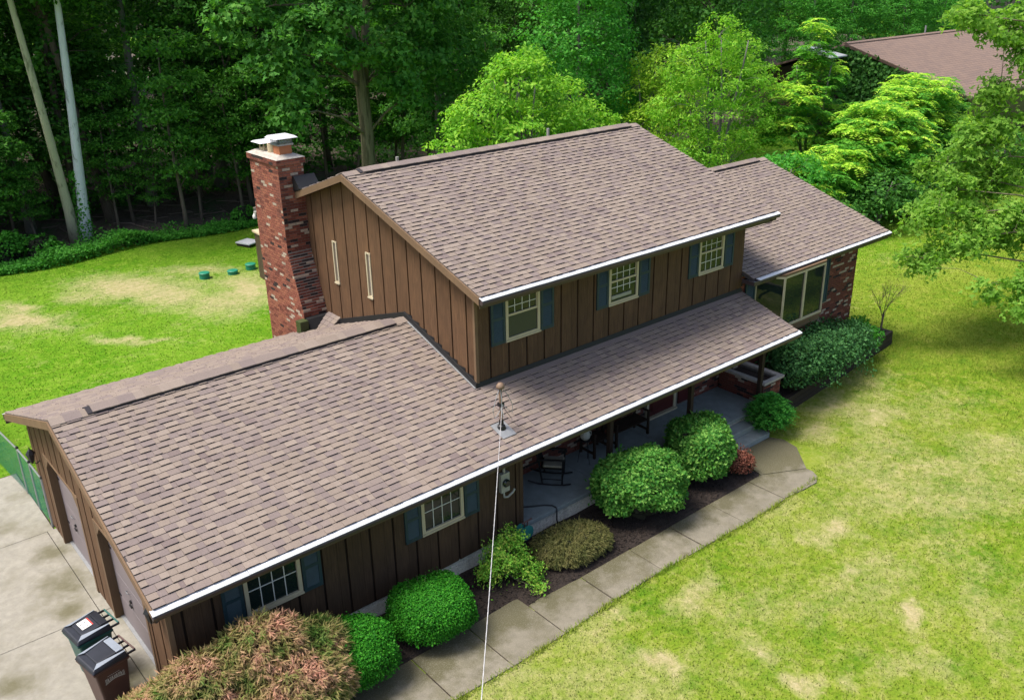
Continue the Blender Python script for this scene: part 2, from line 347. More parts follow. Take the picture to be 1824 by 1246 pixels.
# ------------------------------------------------------------------ ground
PATCH = [(7.13,-3.60,.26,-.23,-.11,-.10,1.2),(11.31,-6.15,.16,-.13,-.23,-.12,1.3),(12.95,-3.41,.40,-.35,-.34,-.20,.9),(9.00,-3.09,.21,-.17,-.39,-.31,.8),(8.48,-5.66,.42,-.37,-.12,-.07,1.1),
(11.67,-4.75,.29,-.26,-.22,-.14,.9),(8.60,-4.61,.13,-.12,-.30,-.21,.8),(12.14,-3.38,.26,-.24,-.27,-.17,.6),(18.40,-1.35,.44,-.40,-.59,-.33,.8),(18.12,-.18,.45,-.41,-.74,-.47,.7),(16.36,-.79,.32,-.29,-.52,-.34,.7),
(7.30,-2.35,.16,-.14,-.11,-.11,1),(15.53,-3.40,.58,-.51,-.89,-.48,.55),(15.76,-2.56,.59,-.53,-.59,-.34,.55),(15.65,-4.79,.55,-.49,-.65,-.31,.5),(12.46,-4.72,.42,-.37,-.50,-.29,.55),
(7.32,23.69,1.31,-1.23,-.42,-1.23,1),(8.08,21.62,.95,-.89,-.52,-1.37,.9),(10.58,20.17,.64,-.60,-.70,-1.51,1),(9.11,19.38,.92,-.86,-.50,-1.14,.8),(3.19,22.51,.90,-.83,-.21,-.85,1),(3.32,24.21,.47,-.44,-.10,-.40,1),
(5.23,18.12,.70,-.65,-.10,-.31,.9),(5.59,23.52,.64,-.59,-.20,-.67,.7),(10.15,23.97,1.03,-.97,-.24,-.59,.7),(3.93,21.08,.44,-.40,-.13,-.46,.7),(5.93,17.47,.42,-.39,-.09,-.25,.8),(12.6,20.5,1.2,-.8,-.5,-1.1,.7),(8.6,22.4,1.6,-.9,-.6,-1.0,.6),
(9.6,-4.0,.9,-.5,-.7,-.5,.35),(20,-2.2,1.2,-.6,-1.0,-.6,.35),(14.0,-5.2,.9,-.6,-.7,-.5,.35),(6.3,-4.6,.5,-.4,-.4,-.3,.4),(10.3,-6.6,.5,-.3,-.4,-.3,.5),(17.2,-2.2,.7,-.5,-.6,-.4,.5)]
def wob(x, y, f, p): return np.sin(x*f*1.0+p+1.7*np.sin(y*f*.83+p*2.1))*np.cos(y*f*1.13-p+1.3*np.sin(x*f*.71+p*1.4))
def wear_at(x, y):
    x, y = np.asarray(x, float), np.asarray(y, float)
    nz = .5*wob(x, y, .55, 1.)+.35*wob(x, y, 1.4, 2.4)+.25*wob(x, y, 3.1, .7)
    o = np.where(y < 3, .14+.50*np.clip(nz+.25, 0, 1), .22*np.clip(nz+.3, 0, 1))*np.where(y > 3, np.clip((27-y)/4, 0, 1), np.clip((24-x)/5, 0, 1))
    x, y = x+.30*wob(x, y, 2.2, .3)+.12*wob(x, y, 6.1, 4.), y+.30*wob(x, y, 2.5, 5.1)+.12*wob(x, y, 5.3, 1.1)
    for cx, cy_, ax, ay, bx, by, s in PATCH:
        det = ax*by - ay*bx; dx, dy = x-cx, y-cy_
        u = (dx*by - dy*bx)/det; v_ = (ax*dy - ay*dx)/det
        o = np.maximum(o, s*np.exp(-(u*u+v_*v_)*.55))
    return o
def grid(name, xs, ys, zf, mat, attrs=True, **props):
    X, Y = np.meshgrid(xs, ys); Z = zf(X, Y); V = np.stack([X, Y, Z], -1).reshape(-1, 3)
    nx, ny = len(xs), len(ys); i = (np.arange(ny-1)[:, None]*nx + np.arange(nx-1)[None]).ravel()
    F = np.stack([i, i+1, i+1+nx, i+nx], 1)
    me = npmesh(name, V, F, mat, attrs={'wear': wear_at(V[:, 0], V[:, 1])} if attrs else None)
    me.polygons.foreach_set('use_smooth', [True]*len(F))
    return link(name, me, **props)
def axis(lo, a, b_, hi, step):
    return np.concatenate([np.linspace(lo, a, 8)[:-1], np.arange(a, b_, step), np.linspace(b_, hi, 8)])
grid('ground', axis(-120, -6, 34, 220, .22), axis(-90, -14, 31, 180, .22), lambda x, y: -.001*x, 'lawn', kind='structure')
def ffz(x, y):
    return np.where(y < 29.3, -.25, np.maximum(.03, .05 + .14*np.sin(x*.7+y*.3)*np.sin(y*.55) + .03*np.maximum(0, y-31)) - .001*x)
grid('forest_floor', np.arange(-70, 130, .7), np.concatenate([np.arange(28.9, 46, .4), np.arange(46, 120, 2)]), ffz, 'litter', False, kind='structure')
# driveway: slabs with joints
base = MB().box(-14, .24, -8, 10.95, -.2, .012).obj('driveway', 'soil', kind='structure')
for (y0, y1) in ((-8, -3), (-3, .55), (.55, 4.1), (4.1, 7.7), (7.7, 10.9)):
    for (x0, x1) in ((-14, -9.2), (-9.2, -4.7), (-4.7, .08 if 0 < y0 < 5 else .22)):
        MB().box(x0+.005, x1-.005, y0+.005, y1-.005, -.1, .03 + random.uniform(-.003, .003)).obj('slab', 'drive', base, bevel=.006)
for (y0, y1) in ((.55, 4.1), (4.1, 7.7)):
    MB().box(.08+.006, .37, y0+.006, y1-.006, -.1, .038).obj('slab', 'drive', base, bevel=.006)
# walkway
walk = MB().box(1.4, 14.0, -2.0, -1.3, -.2, .004).obj('walkway', 'soil', kind='structure')
WL = [1.25, 2.55, 3.8, 5.05, 6.3, 7.65, 9.05, 10.3, 11.65, 13.1]
def wy0(x): return -2.12 + .05*math.sin(x*.9)
def wy1(x): return -.86 if x < 5.2 else (-.80 if x < 6.5 else -1.16)
for a, c in zip(WL[:-1], WL[1:]):
    q = [(a+.012, wy0(a)), (c-.012, wy0(c)), (c-.012, wy1(c-.1)), (a+.012, wy1(a+.1))]
    if a == 6.3: q = [(a+.012, wy0(a)), (c-.012, wy0(c)), (c-.012, -1.16), (6.95, -1.10), (a+.012, -.82)]
    MB().prism(q, 'z', -.1, .018+random.uniform(-.006, .006)).obj('slab', 'walk', walk, bevel=.008)
for q in ([(13.112, -2.13), (13.8, -2.2), (14.25, -2.22), (14.5, -2.08), (14.62, -1.88), (14.62, -1.72), (13.55, -1.16), (13.112, -1.16)], [(13.57, -1.15), (14.63, -1.70), (15.35, -.95), (15.45, -.5), (15.3, -.19), (13.85, -.19)]):
    MB().prism(q, 'z', -.1, .018).obj('slab', 'walk', walk, bevel=.008)
# mulch bed
bx = np.arange(-.4, 16.6, .12); by = np.arange(-1.2, .62, .1)
def bedz(x, y):
    edge = np.where(x < 6.3, -.84, -1.14); d = y-edge
    z = np.where(d > 0, .035+.02*np.sin(x*5)*np.sin(y*7)+.03*np.minimum(1, d*3)*np.clip((.3-y)*3, 0, 1), -.05)
    return np.where((x > 13.55) | (x < .35), -.06, z)
grid('mulch_bed', bx, by, bedz, 'mulch', False, kind='structure')
n = 9000; cx_ = RNG.uniform(.4, 13.5, n); cy2 = RNG.uniform(-1.12, .45, n); keep = cy2 > np.where(cx_ < 6.3, -.82, -1.12); cx_, cy2 = cx_[keep], cy2[keep]; n = len(cx_)
P = np.stack([cx_, cy2, bedz(cx_, cy2)+.012], 1); a = unit(RNG.normal(size=(n, 3))*(1, 1, .35)); bb = unit(np.cross(a, RNG.normal(size=(n, 3))*.4+(0, 0, 1)))
L = RNG.uniform(.015, .045, (n, 1)); Wd = RNG.uniform(.006, .014, (n, 1))
V = np.stack([P-a*L-bb*Wd, P+a*L-bb*Wd, P+a*L+bb*Wd, P-a*L+bb*Wd], 1).reshape(-1, 3)
link('mulch_chips', npmesh('mulch_chips', V, np.arange(4*n).reshape(-1, 4), 'mulch'), label='dark brown shredded bark mulch in the front bed', category='mulch', kind='stuff')

# ------------------------------------------------------------------ house
S = .337; ANG = math.atan(S); CA, SA = math.cos(ANG), math.sin(ANG)
house = thing('house', 'brown two storey house with red brick chimney, shingle roofs and front porch', 'house', (0, 0, 0))
XL, XR, YW = 7.47, 16.28, 1.77
# lower roof
def zlow(y): return 2.6 + S*y if y <= 4.3 else 4.049 - S*(y-4.3)
def deck(poly_top, th=.11):
    return poly_top + [(y, z-th) for y, z in poly_top[::-1]]
mb = MB(); mb.prism(deck([(0, 2.6), (4.3, 4.049), (8.64, 2.587)]), 'x', 0, XL); mb.prism(deck([(.001, 2.6), (2.2, 2.6+S*2.2)]), 'x', XL, 16.36)
lroof = mb.obj('roof', ['roof_felt'], house, label='low front roof over the garage and porch')
ZUE, YUE, YUR = 5.37, 1.25, 6.13
ZUR = ZUE + S*(YUR-YUE)
uroof = MB().prism(deck([(YUE, ZUE), (YUR, ZUR), (2*YUR-YUE, ZUE)]), 'x', 7.22, 16.8).obj('roof', ['roof_felt'], house, label='upper gable roof over the second storey')
YWE, ZWE, YWR = 1.41, 3.643, 6.05; ZWR = ZWE + S*(YWR-YWE)
wroof = MB().prism(deck([(YWE, ZWE), (YWR, ZWR), (2*YWR-YWE, ZWE)]), 'x', 16.30, 23.03).obj('roof', ['roof_felt'], house, label='gable roof of the brick wing')

EXP = .1392
TABS = []   # (roof, origin, es, n, width, thick, colour, jitter)
def shingle_slope(roof, yo, zo, dy, length, xr, skip=None):
    es = Vector((0, dy*CA, SA)); nv = Vector((0, -dy*SA, CA)); rows = int(length/EXP)
    for r in range(rows):
        d = r*EXP + (.0 if r else -.015); x0, x1 = xr(yo + dy*CA*d)
        x = x0 - random.uniform(0, .15); first = True; prev = None; tone = random.choice((0, 0, 1))
        while x < x1 - .005:
            wd = random.choice((.13, .16, .18, .20, .22, .24)) if prev != 'hi' else random.choice((.08, .11, .13, .16, .2)); xa = max(x, x0); xb = min(x+wd, x1); x += wd
            if xb - xa < .03: continue
            th = .026 if prev != 'hi' and random.random() < .8 else .013
            prev = 'hi' if th > .02 else 'lo'
            c = random.choices(range(5), (.42, .20, .15, .21, .02) if th > .02 else (.32, .12, .24, .28, .04))[0]
            o = Vector((xa, yo, zo)) + es*(d + random.uniform(-.007, .005))
            TABS.append((roof, o, es, nv, round(xb-xa, 3), th, c, wd if abs(xb-xa-wd) < 1e-4 else 0))
def tabgeo(wd, th, ln):
    w2 = wd-.0022
    return [(0, 0, 0), (w2, 0, 0), (w2, 0, th), (0, 0, th), (0, ln, .0012), (w2, ln, .0012)], [(3, 2, 5, 4), (0, 1, 2, 3), (0, 3, 4), (1, 5, 2)], [0, 1, 0, 0]
shingle_slope(lroof, 0, 2.6, 1, 4.3/CA, lambda y: (0, 16.36) if y < YW-.02 else (0, XL))
shingle_slope(lroof, 8.64, 2.587, -1, 4.34/CA, lambda y: (0, XL))
shingle_slope(uroof, YUE, ZUE, 1, (YUR-YUE)/CA, lambda y: (7.22, 16.8))
shingle_slope(uroof, 2*YUR-YUE, ZUE, -1, (YUR-YUE)/CA, lambda y: (7.22, 16.8))
shingle_slope(wroof, YWE, ZWE, 1, (YWR-YWE)/CA, lambda y: (16.30, 23.03))
shingle_slope(wroof, 2*YWR-YWE, ZWE, -1, (YWR-YWE)/CA, lambda y: (16.30, 23.03))
camv = Vector(CAM)
def score(t):
    d = t[1]-camv; return -t[4]*abs(t[3].dot(d.normalized()))/d.length_squared if t[7] else 0
order = sorted(range(len(TABS)), key=lambda i: score(TABS[i])); solo = set(order[:300]); CACHE = {}; bulk = {}
for i, (roof, o, es, nv, wd, th, c, full) in enumerate(TABS):
    M = Matrix(((1, es.x, nv.x, o.x), (0, es.y, nv.y, o.y), (0, es.z, nv.z, o.z), (0, 0, 0, 1)))
    if i in solo:
        k = (wd, th, c)
        if k not in CACHE:
            mb = MB(); mb.v, mb.f, mb.m = tabgeo(wd, th, EXP+.02); CACHE[k] = mb.mesh('shingle', [SH[c], 'shingle_edge'])
        ob = link('shingle', CACHE[k], roof); ob.matrix_local = M
    else:
        mb = bulk.setdefault(roof.name, (roof, MB()))[1]; v, f, m_ = tabgeo(wd, th, EXP+.02); b0 = len(mb.v)
        mb.v += [tuple(M @ Vector(p)) for p in v]; mb.f += [tuple(b0+j for j in q) for q in f]; mb.m += [5 if q else c for q in m_]
for roof, mb in bulk.values(): mb.obj('shingles', SH+['shingle_edge'], roof, kind='stuff')
# ridge vents and caps
def ridge(roof, x0, x1, yr, zr, a, b_):
    MB().prism([(yr-.17, zr-.17*S+.012), (yr, zr+.012), (yr+.17, zr-.17*S+.012), (yr+.17, zr-.17*S+.055), (yr, zr+.055), (yr-.17, zr-.17*S+.055)], 'x', a, b_).obj('ridge_vent', 'shingle_edge', roof)
    x = x0; k = 0; cm = {}
    while x < x1-.05:
        inside = a <= x < b_-.2; h = .057 if inside else .014; ln = min(.29, x1-x); col = random.choice((0, 2, 3, 3, 1))
        e = .018
        pr = [(-.185, -.185*S), (0, 0), (.185, -.185*S), (.185, -.185*S+e), (0, e), (-.185, -.185*S+e)]
        key = (round(ln, 3), col)
        if key not in cm:
            m2 = MB(); m2.prism(pr, 'x', 0, ln); cm[key] = m2.mesh('ridge_cap', [SH[col]])
        ob = link('ridge_cap', cm[key], roof); ob.location = (x, yr, zr+h+(k % 2)*.0035); x += .235; k += 1
ridge(lroof, .0, XL-.02, 4.3, 4.049, .62, XL-.35); ridge(uroof, 7.22, 16.8, YUR, ZUR, 7.6, 16.4); ridge(wroof, 16.85, 23.03, YWR, ZWR, 16.9, 22.6)
# rakes and fascia
def rake(roof, x, sgn, y0, z0, y1, z1, h=.17, off=.004, m='trim_wood'):
    MB().prism([(y0, z0-.012), (y1, z1-.012), (y1, z1-h), (y0, z0-h)], 'x', x-(.03+off)*(sgn < 0)+off*(sgn > 0), x-off*(sgn < 0)+(.03+off)*(sgn > 0)).obj('rake_board', m, roof)
rake(lroof, 0, -1, 0, 2.6, 4.3, 4.049); rake(lroof, 0, -1, 4.302, 4.049, 8.64, 2.587)
rake(lroof, 16.36, 1, 0, 2.6, 1.9, 2.6+S*1.9, m='fascia_brown')
rake(uroof, 7.22, -1, YUE, ZUE, YUR, ZUR); rake(uroof, 7.22, -1, YUR+.002, ZUR, 8.43, ZUR-S*(8.43-YUR)); rake(uroof, 16.8, 1, YUE, ZUE, YUR, ZUR)
rake(wroof, 23.03, 1, YWE, ZWE, YWR, ZWR, m='fascia_brown')
def gutter(roof, x0, x1, y, z, back=False, guard=.115):
    s = 1 if not back else -1
    prof = [(y-s*.005, z-.06), (y-s*.098, z-.063), (y-s*.112, z-.09), (y-s*.09, z-.15), (y-s*.005, z-.15)]
    g = MB().prism(prof, 'x', x0, x1).obj('gutter', 'gutter_brown', roof)
    xa = x0-.006
    while xa < x1:
        xb = min(xa+1.52, x1+.006); dz = random.uniform(-.004, .003); zz = z; z = zz+dz
        MB().prism([(y+s*.012, z-.012), (y-s*.05, z-.024), (y-s*.108, z-.050), (y-s*.108, z-.060), (y-s*.104, z-.060), (y-s*.10, z-.057), (y-s*.05, z-.032), (y+s*.012, z-.020)], 'x', xa, xb-.006).obj('gutter_guard', 'gutter_white', roof); z = zz; xa = xb
    MB().box(x0+.01, x1-.01, min(y, y+s*.02), max(y, y+s*.02), z-.24, z-.03).obj('fascia', 'fascia_brown', roof)
gutter(lroof, -.04, 16.42, 0, 2.6); gutter(lroof, -.04, 6.7, 8.64, 2.587, True); gutter(uroof, 7.2, 16.85, YUE, ZUE); gutter(wroof, 16.42, 23.08, YWE, ZWE)
# short gutter return at the inner end of the wing eave, and the bent downspouts
g = MB(); g.box(16.16, 16.42, 1.27, 1.29, 3.50, 3.60); g.box(16.16, 16.18, 1.29, 1.66, 3.50, 3.61); g.box(16.18, 16.42, 1.29, 1.66, 3.50, 3.515); g.box(16.40, 16.42, 1.29, 1.66, 3.515, 3.61)
g.obj('gutter_return', 'gutter_brown', wroof)
MB().box(16.2, 16.385, 1.30, 1.46, 3.545, 3.555).box(16.2, 16.385, 1.475, 1.63, 3.545, 3.555).obj('gutter_screen', 'steel_dull', wroof)
MB().tube([(16.62, 1.2, 5.25), (16.62, 1.24, 5.16), (16.58, 1.36, 5.10), (16.42, 1.66, 5.06), (16.33, 1.77, 5.04), (16.25, 1.80, 5.03)], .035, 8).obj('downspout', 'gutter_brown', uroof)
MB().tube([(15.9, -.06, 2.45), (15.9, .02, 2.36), (15.9, .35, 2.3), (15.9, .42, 2.2)], .035, 8).obj('downspout', 'gutter_brown', lroof)

# ---- walls
def P_front(y): return lambda u, d, z: (u, y-d, z)
def P_left(x): return lambda u, d, z: (x-d, u, z)
def slab(mb, P, u0, u1, d0, d1, z0, z1, zt1=None, zb1=None, mi=0):
    """board from u0..u1, depth d0..d1; z0/z1 at u0, zt1/zb1 at u1"""
    zt1 = z1 if zt1 is None else zt1; zb1 = z0 if zb1 is None else zb1
    mb.hexa([P(u0, d1, z0), P(u1, d1, zb1), P(u1, d0, zb1), P(u0, d0, z0), P(u0, d1, z1), P(u1, d1, zt1), P(u1, d0, zt1), P(u0, d0, z1)], mi)
def boards(wall, P, u0, u1, zb, zt, holes, mat, pitch=.497, gap=.046, th=.030, breaks=(), start=0., split=.62):
    us = []; u = start-pitch*math.ceil((start-u0)/pitch)
    while u < u1-.02:
        m = u+pitch*split
        for a, c, ga, gc in (((u, m, gap/2, .002), (m, u+pitch, .002, gap/2)) if split else ((u, u+pitch, gap/2, gap/2),)):
            a, c = max(a, u0-ga), min(c, u1+gc)
            if c-a > .05: us.append((a+ga, c-gc))
        u += pitch
    for a2, c2 in us:
        cuts = sorted({a2, c2, *[h for H in holes for h in H[:2] if a2 < h < c2], *[q for q in breaks if a2 < q < c2]})
        for p, q in zip(cuts[:-1], cuts[1:]):
            if q-p < .004: continue
            m_ = (p+q)/2; hs = sorted([H for H in holes if H[0] < m_ < H[1]], key=lambda H: H[2])
            lo, lo1 = zb(p), zb(q)
            for H in hs:
                if H[2]-lo > .02: mb = MB(); slab(mb, P, p, q, 0, th, lo, H[2], H[2], lo1); mb.obj('board', mat, wall)
                lo = lo1 = H[3]
            if zt(m_)-lo > .02: mb = MB(); slab(mb, P, p, q, 0, th, lo, zt(p), zt(q), lo1); mb.obj('board', mat, wall)
# garage front wall
gf = MB().box(.30, 7.47, .50, .62, .39, 2.60).obj('wall', 'siding_back', house)
WLOW = [(1.55, 2.55, 1.36, 2.25), (5.07, 6.03, 1.36, 2.25)]
boards(gf, P_front(.50), .34, 7.50, lambda u: .40+.02*math.sin(u*2.1), lambda u: 2.58, WLOW, 'siding_low_shaded', pitch=.489, start=2.48)
MB().box(.255, .345, .44, .52, .05, 2.56).obj('corner_board', 'trim_wood', gf); MB().box(7.47, 7.56, .455, .60, .02, 2.66).obj('corner_board', 'siding_low_shaded', gf)
MB().box(7.45, 7.55, .602, 2.0, .2, 2.8).obj('return_wall', 'siding_low_shaded', gf)
# garage door wall
DOORS = [(1.5, 3.76), (4.78, 6.97)]
gl = MB()
for a, c in ((.62, 1.5), (3.76, 4.78), (6.97, 8.12)): gl.box(.30, .40, a, c, .0, 2.15)
gl.prism([(.62, 2.15), (8.12, 2.15), (8.12, zlow(8.12)-.12), (4.3, zlow(4.3)-.12), (.62, zlow(.62)-.12)], 'x', .30, .40)
gl = gl.obj('wall', 'siding_back', house)
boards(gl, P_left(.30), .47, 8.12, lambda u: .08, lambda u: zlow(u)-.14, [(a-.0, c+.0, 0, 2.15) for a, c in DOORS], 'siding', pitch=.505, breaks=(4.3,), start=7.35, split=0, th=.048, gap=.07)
MB().box(.262, .32, 8.12, 8.2, .05, 2.6).obj('corner_board', 'trim_wood', gl)
for a, c in DOORS:
    t = MB(); t.box(.238, .40, c-.045, c+.05, .04, 2.15); t.obj('door_jamb', 'trim_wood', gl)
    t = MB(); t.box(.238, .40, a-.05, a+.045, .04, 2.15); t.obj('door_jamb', 'trim_wood', gl)
    t = MB(); t.box(.238, .40, a-.05, c+.05, 2.152, 2.20); t.prism([(a+.047, 2.150), (a+.30, 2.150), (a+.047, 1.90)], 'x', .24, .385); t.prism([(c-.047, 2.150), (c-.047, 1.90), (c-.30, 2.150)], 'x', .24, .385)
    t.obj('door_header', 'trim_wood', gl)
    gd = MB().box(.425, .45, a+.046, c-.046, .04, 2.15).obj('garage_door', 'garage_door', house)
    for k in range(4): MB().box(.392, .425, a+.05, c-.05, .045+k*.527, .045+k*.527+.519).obj('panel', 'garage_door', gd, bevel=.006)
    yc = (a+c)/2+.28
    MB().tube([(.39, yc, .98), (.35, yc, 1.0), (.35, yc+.12, 1.0), (.39, yc+.12, .98)], .008, 6).obj('handle', 'galv', gd)
    MB().tube([(.392, yc+.03, .80), (.36, yc+.03, .80)], .035, 10).box(.35, .38, yc-.03, yc+.09, .70, .725).obj('lock', 'black_metal', gd)
    for (yy, zz) in ((a+.35, .56), (c-.12, .56), (c-.12, 1.6), (a+.35, .12)): MB().box(.380, .3915, yy-.06, yy+.06, zz, zz+.02).obj('hinge', 'black_metal', gd)
    MB().box(.33, .391, a+.046, c-.046, .039, .05).obj('sill_strip', 'steel_dull', gd)
def lantern(loc, parent):
    x, y, z = loc; t = MB(); t.box(x+.02, x+.06, y-.05, y+.05, z-.14, z+.12); t.tube([(x+.03, y, z-.04), (x-.06, y, z-.10), (x-.13, y, z-.04)], .012, 6)
    l = t.obj('wall_lantern', 'black_metal', parent)
    t = MB(); t.lathe([(.045, 0), (.085, .17), (.10, .18), (.05, .26), (.015, .29), (.01, .33)], (x-.13, y, z-.02), 6); t.lathe([(.008, -.06), (.03, -.03), (.03, 0)], (x-.13, y, z-.02), 6); t.obj('lamp_cage', 'black_metal', l)
    MB().lathe([(.048, .03), (.078, .155)], (x-.13, y, z-.02), 6).obj('lamp_glass', 'glass', l)
lantern((.24, .66, 1.95), house); lantern((.24, 7.55, 1.85), house)
# white painted brick foundation
def brick_face(mb, P, u0, u1, z0, z1, pick, proud=.007, hole=None, sh=0, dfun=None, L=.204, h=.0677):
    r = 0; z = z0
    out = []
    while z < z1-.01:
        u = u0 - (L/2 if r % 2 else 0)
        while u < u1-.01:
            a, c = max(u, u0)+.005, min(u+L, u1)-.005; u += L
            if c-a < .03: continue
            m_ = ((a+c)/2, z+h/2)
            if hole and hole(*m_): continue
            out.append((a, c, z+.005, min(z+h, z1)-.004, pick()))
        z += h; r += 1
    if mb is not None:
        for a, c, p, q, k in out: slab(mb, P, a, c, -.004, proud, p, q, mi=k)
    return out
fd = MB().box(.32, 7.47, .515, .62, -.1, .388).obj('foundation', 'brick_white', house)
fm = MB(); brick_face(fm, P_front(.515), .32, 7.47, -.02, .39, lambda: 0, .012); fm.obj('bricks', ['brick_white'], fd, kind='stuff')
# upper storey
ub = MB(); yy = [YW+.03, YUR, 2*YUR-YUE-.5]
prof = [(YW+.03, 2.3), (YW+.03, ZUE+S*(YW+.03-YUE)-.13), (YUR, ZUR-.13), (2*YUR-YUE-.5, ZUE+S*.5-.13), (2*YUR-YUE-.5, 0), (2.3, 0), (2.3, 2.3)]
uw = ub.prism(prof, 'x', XL+.03, XR-.03).obj('wall', 'siding_back', house)
WUP = [(8.27, 9.20, 4.03, 5.12), (11.31, 12.26, 4.06, 5.12), (14.48, 15.43, 4.08, 5.12)]
boards(uw, P_front(YW+.03), XL+.06, XR, lambda u: 2.95, lambda u: ZUE+S*(YW-YUE)-.16, WUP, 'siding_front_shaded', pitch=.497, start=7.85)
MB().box(XL-.015, XL+.06, YW-.015, YW+.05, 2.9, ZUE+S*(YW-YUE)-.16).obj('corner_board', 'trim_wood', uw)
SLITS = [(7.12, 7.29, 4.16, 5.2), (5.605, 5.775, 4.17, 5.24)]
boards(uw, P_left(XL+.03), YW+.05, 10.4, lambda u: 2.4, lambda u: (ZUE+S*(u-YUE) if u <= YUR else ZUR-S*(u-YUR))-.14, SLITS, 'siding', pitch=.512, breaks=(YUR,), start=8.19, split=0)
MB().box(16.27, 16.30, YW+.002, 1.9, 2.9, 5.3).obj('corner_board', 'siding_front_shaded', uw)
# step flashing along gable foot and apron flashing along the front foot
f = MB()
f.prism([(YW-.03, zlow(YW-.03)+.012), (4.3, zlow(4.3)+.012), (4.3, zlow(4.3)+.14), (YW-.03, zlow(YW-.03)+.13)], 'x', XL-.05, XL-.002)
f.prism([(4.3, zlow(4.3)+.012), (8.2, zlow(8.2)+.012), (8.2, zlow(8.2)+.15), (4.3, zlow(4.3)+.14)], 'x', XL-.05, XL-.002)
for k in range(9):
    y = YW+.1+k*.27; f.box(XL-.012, XL-.0065, y, y+.2, zlow(y)+.05, zlow(y)+.21)
f.obj('step_flashing', 'flashing', uw)
MB().prism([(YW-.03, zlow(YW-.03)+.022), (4.28, zlow(4.28)+.022), (4.28, zlow(4.28)+.034), (YW-.03, zlow(YW-.03)+.034)], 'x', XL-.085, XL-.051).obj('flashing_lip', 'steel_dull', uw)
f = MB(); f.prism([(YW-.04, zlow(YW-.04)+.02), (YW+.003, zlow(YW)+.02), (YW+.003, zlow(YW)+.11), (YW-.012, zlow(YW)+.11)], 'x', XL-.03, XR+.04); f.obj('apron_flashing', 'flashing', uw)
MB().prism([(YW-.16, zlow(YW-.16)+.021), (YW-.042, zlow(YW-.042)+.021), (YW-.042, zlow(YW-.042)+.026), (YW-.16, zlow(YW-.16)+.026)], 'x', XL+.05, XR+.04).obj('apron_flashing', SH[2], uw)
# porch ground floor wall (brick), wing
BRK = []   # individual candidate bricks
def pick_wing(): return random.choices((0, 2, 4, 3), (.10, .66, .13, .11))[0]
def pick_ch(): return random.choices((0, 1, 2, 3, 4), (.42, .33, .15, .075, .025))[0]
pw = MB().box(7.5, 16.24, 2.05, 2.22, .2, 3.05).obj('wall', 'mortar', house)
pm = MB(); brick_face(pm, P_front(2.05), 7.56, 16.24, .45, 2.62, pick_wing, hole=lambda u, z: (13.0 < u < 14.9 and z < 2.5)); pm.obj('bricks', BR, pw, kind='stuff')
d = MB().box(13.10, 14.06, 2.0, 2.06, .50, 2.45).obj('front_door', 'door_red', house)
for k in range(3): MB().box(13.24, 13.92, 1.985, 2.0, .62+k*.6, .62+k*.6+.48).obj('panel', 'door_red', d, bevel=.01)
MB().box(13.02, 13.10, 1.97, 2.06, .46, 2.5).obj('door_frame', 'cream', d); MB().box(14.06, 14.14, 1.97, 2.06, .46, 2.5).obj('door_frame', 'cream', d); MB().box(13.02, 14.14, 1.90, 2.06, .452, .50).obj('threshold', 'cream', d)
MB().box(14.3, 14.9, 2.01, 2.06, .5, 2.45).obj('side_panel', 'door_red', d)
MB().lathe([(.01, 0), (.03, .02), (.03, .04), (.01, .05)], (13.96, 1.96, 1.4), 8).obj('handle', 'galv', d)
wb = MB().box(16.31, 22.13, 1.81, 10.2, -.2, 3.66); wb.prism([(2.2, 3.6), (YWR, ZWR-.14), (9.8, 3.6)], 'x', 16.32, 22.12)
ww = wb.obj('wall', 'mortar', house)
BAY = [(17.0, 1.80), (17.5, 1.22), (19.45, 1.22), (20.05, 1.80)]
wm = MB(); wbr = brick_face(None, None, 16.31, 22.13, 0, 3.58, pick_wing, hole=lambda u, z: 17.1 < u < 20.0 and z > 1.8)
Pw = P_front(1.81)
ch_bricks = []
sm = MB(); brick_face(sm, lambda u, d, z: (22.13+d, u, z), 1.81, 10.2, 0, 3.58, pick_wing)
# ---- chimney
CX0, CX1, CY0, CY1 = 6.83, XL+.03, 8.45, 9.97
def cyf(z): return CY0 - max(0, min(1, (4.78-z)/1.48))*.50
CT = 6.98
core = MB(); core.prism([(CY0+.006, CT), (CY1-.006, CT), (CY1-.006, -.1), (7.955, -.1), (7.955, 3.30), (CY0+.006, 4.80)], 'x', CX0+.006, CX1-.006)
chim = core.obj('chimney', 'mortar', house)
L, hC = .204, .0677
def brick_obj_list():
    out = []
    z = .0; r = 0
    while z < CT-.03:
        top = z > CT-.10
        ex = .0
        yf = cyf(z+hC/2)
        # -X face
        u = yf - (L/2 if r % 2 else 0)
        while u < CY1-.01:
            a, c = max(u, yf)+.005, min(u+L, CY1)-.005; u += L
            if c-a > .03: out.append(('x', a, c, z+.005, z+hC-.005, pick_ch(), yf))
        u = CX0 - (0 if r % 2 else L/2)
        while u < CX1-.01:
            a, c = max(u, CX0)+.005, min(u+L, CX1)-.005; u += L
            if c-a > .03: out.append(('y', a, c, z+.005, z+hC-.005, pick_ch() if z > 5.9 else random.choices((0, 1, 2, 3, 4), (.15, .05, .46, .08, .26))[0], yf))
        z += hC; r += 1
    return out
CB = brick_obj_list()
allb = [(chim, b_) for b_ in CB]
def bgeo(b_):
    k, a, c, p, q, col, yf = b_
    if k == 'x': return (CX0-.004, CX0+.035, a, c, p, q)
    return (a, c, yf-.004, yf+.09, p, q)
def bscore(g, nrm):
    c = Vector(((g[0]+g[1])/2, (g[2]+g[3])/2, (g[4]+g[5])/2)); d = c-camv
    if c.z < 2.6: return 0
    area = max(g[1]-g[0], g[3]-g[2])*(g[5]-g[4]); return area*abs(d.normalized().dot(nrm))/d.length_squared
NX, NY = Vector((1, 0, 0)), Vector((0, 1, 0))
cand = []
